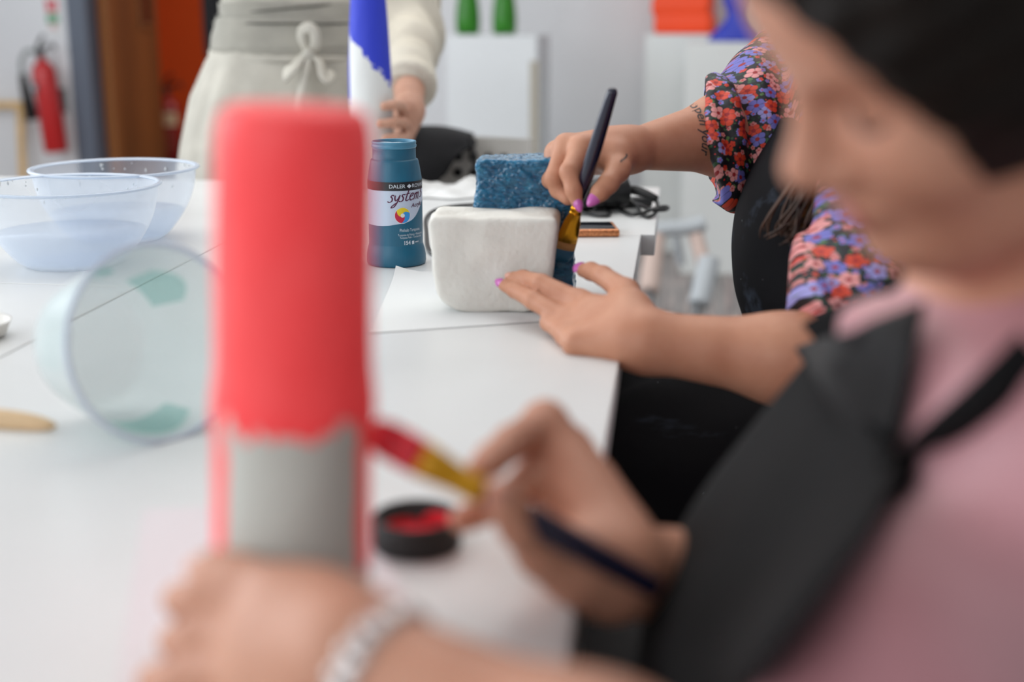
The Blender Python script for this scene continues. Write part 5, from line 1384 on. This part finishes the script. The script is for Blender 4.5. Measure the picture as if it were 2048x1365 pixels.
# dark sheet added as the shaded gap between the bib and the pink collar
La, Lb, Lc = (1596, 700, .95), (1852, 610, .80), (1778, 955, .78)
lr = []
for i in range(8):
    t = i / 8; A_ = [La[k] + (Lc[k] - La[k]) * t for k in range(3)]; B_ = [Lb[k] + (Lc[k] - Lb[k]) * t for k in range(3)]
    lr.append([drape(*[A_[k] + (B_[k] - A_[k]) * j / 6 for k in range(3)], off=.016) for j in range(7)])
bib_shade1 = link('bib_shade', sheet_mesh(lr, .003, 2), M['trousers'], apron1)
tuck(shirt1, [apron1]); tuck(shirt1, [bib_shade1], .014, .2)
# trousers and lap
hL, hR = pel1 + Vector((-.02, -.10, 0)), pel1 + Vector((-.02, .10, 0))
kL, kR = Vector((XE - .20, hL.y - .02, .545)), Vector((XE - .20, hR.y + .02, .545))
tL, tR = Vector((XE - .12, kL.y, .07)), Vector((XE - .12, kR.y, .07))
legs1 = [C(hL, kL, .095, .068, .05), C(hR, kR, .095, .068, .05), C(kL, tL, .058, .042, .03), C(kR, tR, .058, .042, .03), C(hL, hR, .11, .11, .05), C(hL.lerp(hR, .5), kL.lerp(kR, .5), .09, .07, .1)]
lo, hi = bounds(legs1, .04); Fl = Field(lo, hi, .005); Fl.prims(legs1); folds(Fl, .002, 4)
X, Y, Z = Fl.grid((0, 0, 0), Fl.n); dt = np.minimum(XE + .012 - X + 0 * Y + 0 * Z, Z - (TZ - .05) + 0 * X + 0 * Y); Fl.F = np.maximum(Fl.F, dt).astype(np.float32)
link('trousers', Fl.mesh(1), M['trousers'], pr1); del Fl
for f in (tL, tR): shoe(pr1, f, (-1, 0, 0), M['black_matte'])
stool(pel1, pel1.z - .125, 'black round stool under the person in the pink shirt')

# -------------------------------------------------------------------- person standing at the far end
ctr = P(640, 130, 2.82); C3 = Vector((ctr.x, ctr.y, 0))
pr3 = empty('person', C3, 'standing person in cream jumper and greige apron with a tied bow, holding the cobalt bottle', 'person')
r3_, a3_ = cambasis(0.0)                       # right / away on the floor
def B3(x, y, z): return C3 + r3_ * x + a3_ * y + Vector((0, 0, z))
back3 = a3_
shl, shr = B3(.185, 0, 1.36), B3(-.185, 0, 1.36)
ell3, wrl3 = P(820, 70, 2.72), P(818, 222, 2.475)
elr3, wrr3 = B3(-.21, -.12, 1.19), P(650, -150, 2.42)
tr3 = [C(B3(0, 0, .92), B3(0, 0, 1.10), .155, .130, .05, (a3_, .68)), C(B3(0, 0, 1.10), B3(0, 0, 1.30), .130, .135, .05, (a3_, .66)), C(shl, shr, .058, .058, .06), C(B3(0, .01, 1.34), B3(0, 0, 1.46), .06, .052, .05)]
hc3 = B3(0, -.03, 1.58); f3h = (-a3_ * .94 - up * .34).normalized(); l3h = r3_; u3h = (up * .94 - a3_ * .34).normalized()
hd3 = head_prims(hc3, f3h, l3h, u3h)
ar3 = [C(shl, ell3, .05, .043, .03), C(ell3, ell3.lerp(wrl3, .4), .042, .038, .03), C(ell3.lerp(wrl3, .4), wrl3, .038, .026, .03),
       C(shr, elr3, .05, .043, .03), C(elr3, elr3.lerp(wrr3, .4), .042, .038, .03), C(elr3.lerp(wrr3, .4), wrr3, .038, .026, .03)]
m3 = PL([(808, 236, 2.472), (811, 252, 2.468), (812, 268, 2.470), (811, 282, 2.474)])
pal3 = [C(wrl3, m, .022, .0125, .014) for m in m3] + [C(wrl3, P(808, 262, 2.50), .022, .02, .02)]
fi3 = [chain(PL([(808, 236, 2.472), (803, 213, 2.405), (787, 210, 2.356), (768, 213, 2.343)]), (.0122, .0100, .0092, .0085)),
       chain(PL([(811, 252, 2.468), (805, 245, 2.395), (784, 246, 2.352), (760, 248, 2.339)]), (.0122, .0100, .0092, .0085)),
       chain(PL([(812, 268, 2.470), (805, 277, 2.400), (787, 277, 2.354), (770, 278, 2.343)]), (.0118, .0098, .0090, .0083)),
       chain(PL([(811, 282, 2.474), (805, 300, 2.405), (788, 304, 2.358), (774, 306, 2.348)]), (.0110, .009, .0082, .0074)),
       chain(PL([(806, 240, 2.50), (788, 228, 2.478), (768, 224, 2.47)]), (.014, .0112, .0088), .006)]
m3r = [wrr3 + cv(.075, -.005 + .02 * (1 - k), .01) for k in range(4)]
pal3r = [C(wrr3, m, .022, .0125, .014) for m in m3r]
fi3r = [chain([m, m + cv(.03, -.018, .015), m + cv(.045, -.04, .0)], (.0115, .0095, .008)) for m in m3r] + [chain([wrr3 + cv(.02, .0, .02), wrr3 + cv(.055, -.02, .045), wrr3 + cv(.08, -.035, .035)], (.013, .0105, .0085))]
lg3 = [C(B3(.09, 0, .88), B3(.10, 0, .48), .085, .06, .04), C(B3(.10, 0, .48), B3(.10, .01, .08), .056, .04, .03), C(B3(-.09, 0, .88), B3(-.10, 0, .48), .085, .06, .04), C(B3(-.10, 0, .48), B3(-.10, .01, .08), .056, .04, .03)]
allp = tr3 + ar3 + pal3 + pal3r + hd3[0] + lg3 + sum(fi3, []) + sum(fi3r, [])
lo, hi = bounds(allp); Fb = Field(lo, hi, .0042)
Fb.prims(tr3 + ar3 + lg3); Fb.prims(pal3 + pal3r); Fb.group(fi3, kmerge=.006, kbetween=.0); Fb.group(fi3r); add_head(Fb, hd3)
body3 = link('body', Fb.mesh(1), M['skin_c'], pr3); del Fb
Fh = Field(np.array(hc3) - .2, np.array(hc3) + .2, .005); Fh.prims([EL(hc3 + u3h * .05 - f3h * .022, (f3h, l3h, u3h), (.104, .084, .09), .02), EL(hc3 - f3h * .05 - u3h * .05, (f3h, l3h, u3h), (.06, .085, .1), .03)]); Fh.plane(hc3 + f3h * .062 + u3h * .07, f3h - u3h * .75)
link('hair', Fh.mesh(1), M['hair_brown'], pr3)
# cream jumper: trunk and sleeves pushed to the elbow
slv3 = [C(shl, ell3, .066, .058, .04), C(ell3, ell3.lerp(wrl3, .75), .056, .046, .04), C(shr, elr3, .066, .06, .04), C(elr3, elr3.lerp(wrr3, .4), .058, .05, .03)]
lo, hi = bounds(tr3 + slv3, .05); Fs = Field(lo, hi, .0045)
Fs.prims(tr3[:3], .018); 
fs2 = Field(lo, hi, .0045); fs2.prims(slv3)
ax3 = (wrl3 - ell3).normalized(); cut3 = ell3.lerp(wrl3, .74)
folds(fs2, .0042, 31, (70, 100, 150), 5, [ax3 + up * .4])
fs2.prims(ringprims(ell3.lerp(wrl3, .69), ax3, .046, .009, seed=4, wob=.04)); fs2.plane(cut3, ax3) if False else None
X, Y, Z = fs2.grid((0, 0, 0), fs2.n)
isL = ((X - C3.x) * r3_.x + (Y - C3.y) * r3_.y + 0 * Z) > .06
d3 = (X - cut3.x) * ax3.x + (Y - cut3.y) * ax3.y + (Z - cut3.z) * ax3.z
fs2.F = np.where(isL, np.maximum(fs2.F, d3), fs2.F).astype(np.float32)
Fs.F = smin(Fs.F, fs2.F, .03); del fs2
Fs.prims(ringprims(B3(0, .005, 1.40), up, .066, .010, seed=2, wob=.03)); Fs.plane(B3(0, 0, 1.425), up); Fs.plane(B3(0, 0, .86), -up)
link('jumper', Fs.mesh(1), M['sweater'], pr3); del Fs
# apron skirt, sash, bib
def loft(rows, m, name, par, seg=120, fold=None, a0=0, a1=2 * PI, close=True, thick=None):
    V, F = [], []; n = seg if close else seg + 1
    for i, (z, cxo, a, b) in enumerate(rows):
        for k in range(n):
            t = a0 + (a1 - a0) * k / seg; fo = 1 + (fold(t, i / (len(rows) - 1)) if fold else 0)
            cs, sn = math.cos(t), math.sin(t)
            V.append(B3(cxo + a * fo * math.copysign(abs(cs) ** .85, cs), -b * fo * math.copysign(abs(sn) ** .85, sn), z))
    for i in range(len(rows) - 1):
        for k in range(seg):
            k2 = (k + 1) % n; F.append((i * n + k, i * n + k2, (i + 1) * n + k2, (i + 1) * n + k))
    return link(name, pyd(V, F), m, par)
def rz(rows, per=6):
    return [tuple(v) for v in [list(q) for q in [(*p,) for p in [(a.x, a.y, a.z, 0) for a in []]]]] if False else sum([[tuple(x0 + (x1 - x0) * (k / per) for x0, x1 in zip(r0, r1)) for k in range(per)] for r0, r1 in zip(rows, rows[1:])], []) + [rows[-1]]
skr = rz([(.985, -.03, .192, .165), (.955, -.035, .204, .172), (.88, -.05, .224, .182), (.78, -.06, .240, .19), (.6, -.07, .264, .20), (.40, -.07, .277, .205)])
apron3 = loft(skr, M['apron_greige'], 'apron_skirt', pr3, fold=lambda t, s: (.016 * math.sin(9 * t + 1) + .010 * math.sin(17 * t + 2.2)) * min(1, s * 2.2 + .12) + .012 * math.sin(46 * t + 3 * math.sin(5 * t)) * max(0, 1 - s * 5))
bnd = rz([(.972, -.03, .198, .170), (.985, -.03, .200, .172), (1.01, -.027, .197, .168), (1.032, -.024, .194, .164), (1.045, -.023, .192, .161)], 3)
loft(bnd, M['apron_band'], 'sash', apron3, fold=lambda t, s: .006 * math.sin(2 * t + 4 * s) + .004 * math.sin(18 * s + 2 * t))
loft(rz([(1.040, -.022, .187, .158), (1.06, -.02, .187, .157), (1.075, -.02, .188, .157)], 3), M['apron_band'], 'sash', apron3, fold=lambda t, s: .006 * math.sin(3 * t))
loft(rz([(1.06, -.02, .184, .154), (1.2, -.01, .18, .150), (1.34, 0, .15, .140)], 5), M['apron_greige'], 'apron_bib', apron3, a0=.25, a1=PI - .25, close=False)
# tie cord and bow
def front(px, py, off=.0):        # point on the apron front under a pixel
    return P(px, py, 2.635 - off)
tie = [B3(-.03 + .203 * math.cos(t), -.174 * math.sin(t), .972 - .010 * math.sin(t)) for t in [PI * k / 30 for k in range(31)]]
for zz_, sl in ((1.033, .0), (1.064, .035)):
    link('seam', tube_mesh([B3(-.024 + (.199 if zz_ < 1.05 else .192) * math.cos(t), -(.170 if zz_ < 1.05 else .160) * math.sin(t), zz_ + sl * math.cos(t) * .5) for t in [PI * (.02 + .96 * k / 30) for k in range(31)]], .0022, 8), M['seam'], apron3)
link('waist_tie', tube_mesh(tie, .0075, 10, sy=.6), M['apron_greige'], apron3)
bw = [tube_mesh(spline(PL([(617, 108, 2.62), (603, 80, 2.60), (604, 62, 2.59), (617, 55, 2.58), (628, 62, 2.58), (632, 84, 2.59), (626, 108, 2.61)]), 7), .0085, 10, sx=.45, sy=1.3),
      tube_mesh(spline(PL([(614, 104, 2.61), (598, 122, 2.60), (585, 138, 2.59), (572, 150, 2.60)]), 6), lambda t: .012 + .012 * t, 10, sx=.35, sy=1.0),
      tube_mesh(spline(PL([(622, 108, 2.61), (640, 124, 2.59), (645, 150, 2.58), (655, 162, 2.58), (664, 152, 2.59), (658, 142, 2.60)]), 7), .0075, 10, sx=.5, sy=1.2),
      tube_mesh(spline(PL([(617, 112, 2.60), (611, 140, 2.59), (605, 170, 2.59), (598, 220, 2.58), (596, 300, 2.57)]), 6), .007, 10, sx=.5, sy=1.3),
      ell_mesh(P(618, 108, 2.60), (RGT, UPV, FWD), (.014, .012, .011))]
link('bow', join_meshes(bw), M['apron_greige'], apron3)
# light trousers and shoes
lo, hi = bounds(lg3, .04); Fl = Field(lo, hi, .006); Fl.prims(lg3, .012)
link('trousers', Fl.mesh(1), M['trousers'], pr3); del Fl
for s_ in (.10, -.10): shoe(pr3, B3(s_, .01, .08), -a3_, M['black_matte'])

# ==================================================================== light
W = bpy.data.worlds.new('sky'); SC.world = W; W.use_nodes = True
bg = W.node_tree.nodes['Background']; bg.inputs[0].default_value = (.86, .93, 1.0, 1); bg.inputs[1].default_value = .7
def area(name, loc, target, sx, sy, power, color):
    L = bpy.data.lights.new(name, 'AREA'); L.shape = 'RECTANGLE'; L.size = sx; L.size_y = sy; L.energy = power; L.color = color
    o = bpy.data.objects.new(name, L); COL.objects.link(o); o.location = loc
    d = Vector(target) - Vector(loc); o.rotation_euler = d.to_track_quat('-Z', 'Y').to_euler(); return o
area('window_light', (-3.9, 2.2, 1.9), (0, 2.2, .9), 4.5, 2.0, 100, (.90, .95, 1.0))
area('ceiling_light', (-.6, 2.9, 2.85), (-.6, 2.9, 0), 3.0, 3.0, 56, (1.0, .98, .95))
area('rear_fill_light', (-1.6, -2.4, 1.9), (0, 2.5, .9), 4.0, 1.8, 72, (.95, .97, 1.0))  # unseen fill added behind the camera to lift the front faces
area('corridor_light', (-1.9, 8.4, 2.5), (-1.9, 8.5, 0), 1.2, 1.2, 36, (1.0, .9, .8))
SC.view_settings.view_transform = 'Standard'; SC.view_settings.look = 'None'; SC.view_settings.exposure = 0.0
SC.cycles.use_denoising = True
SC.cycles.max_bounces = 8; SC.cycles.transparent_max_bounces = 24
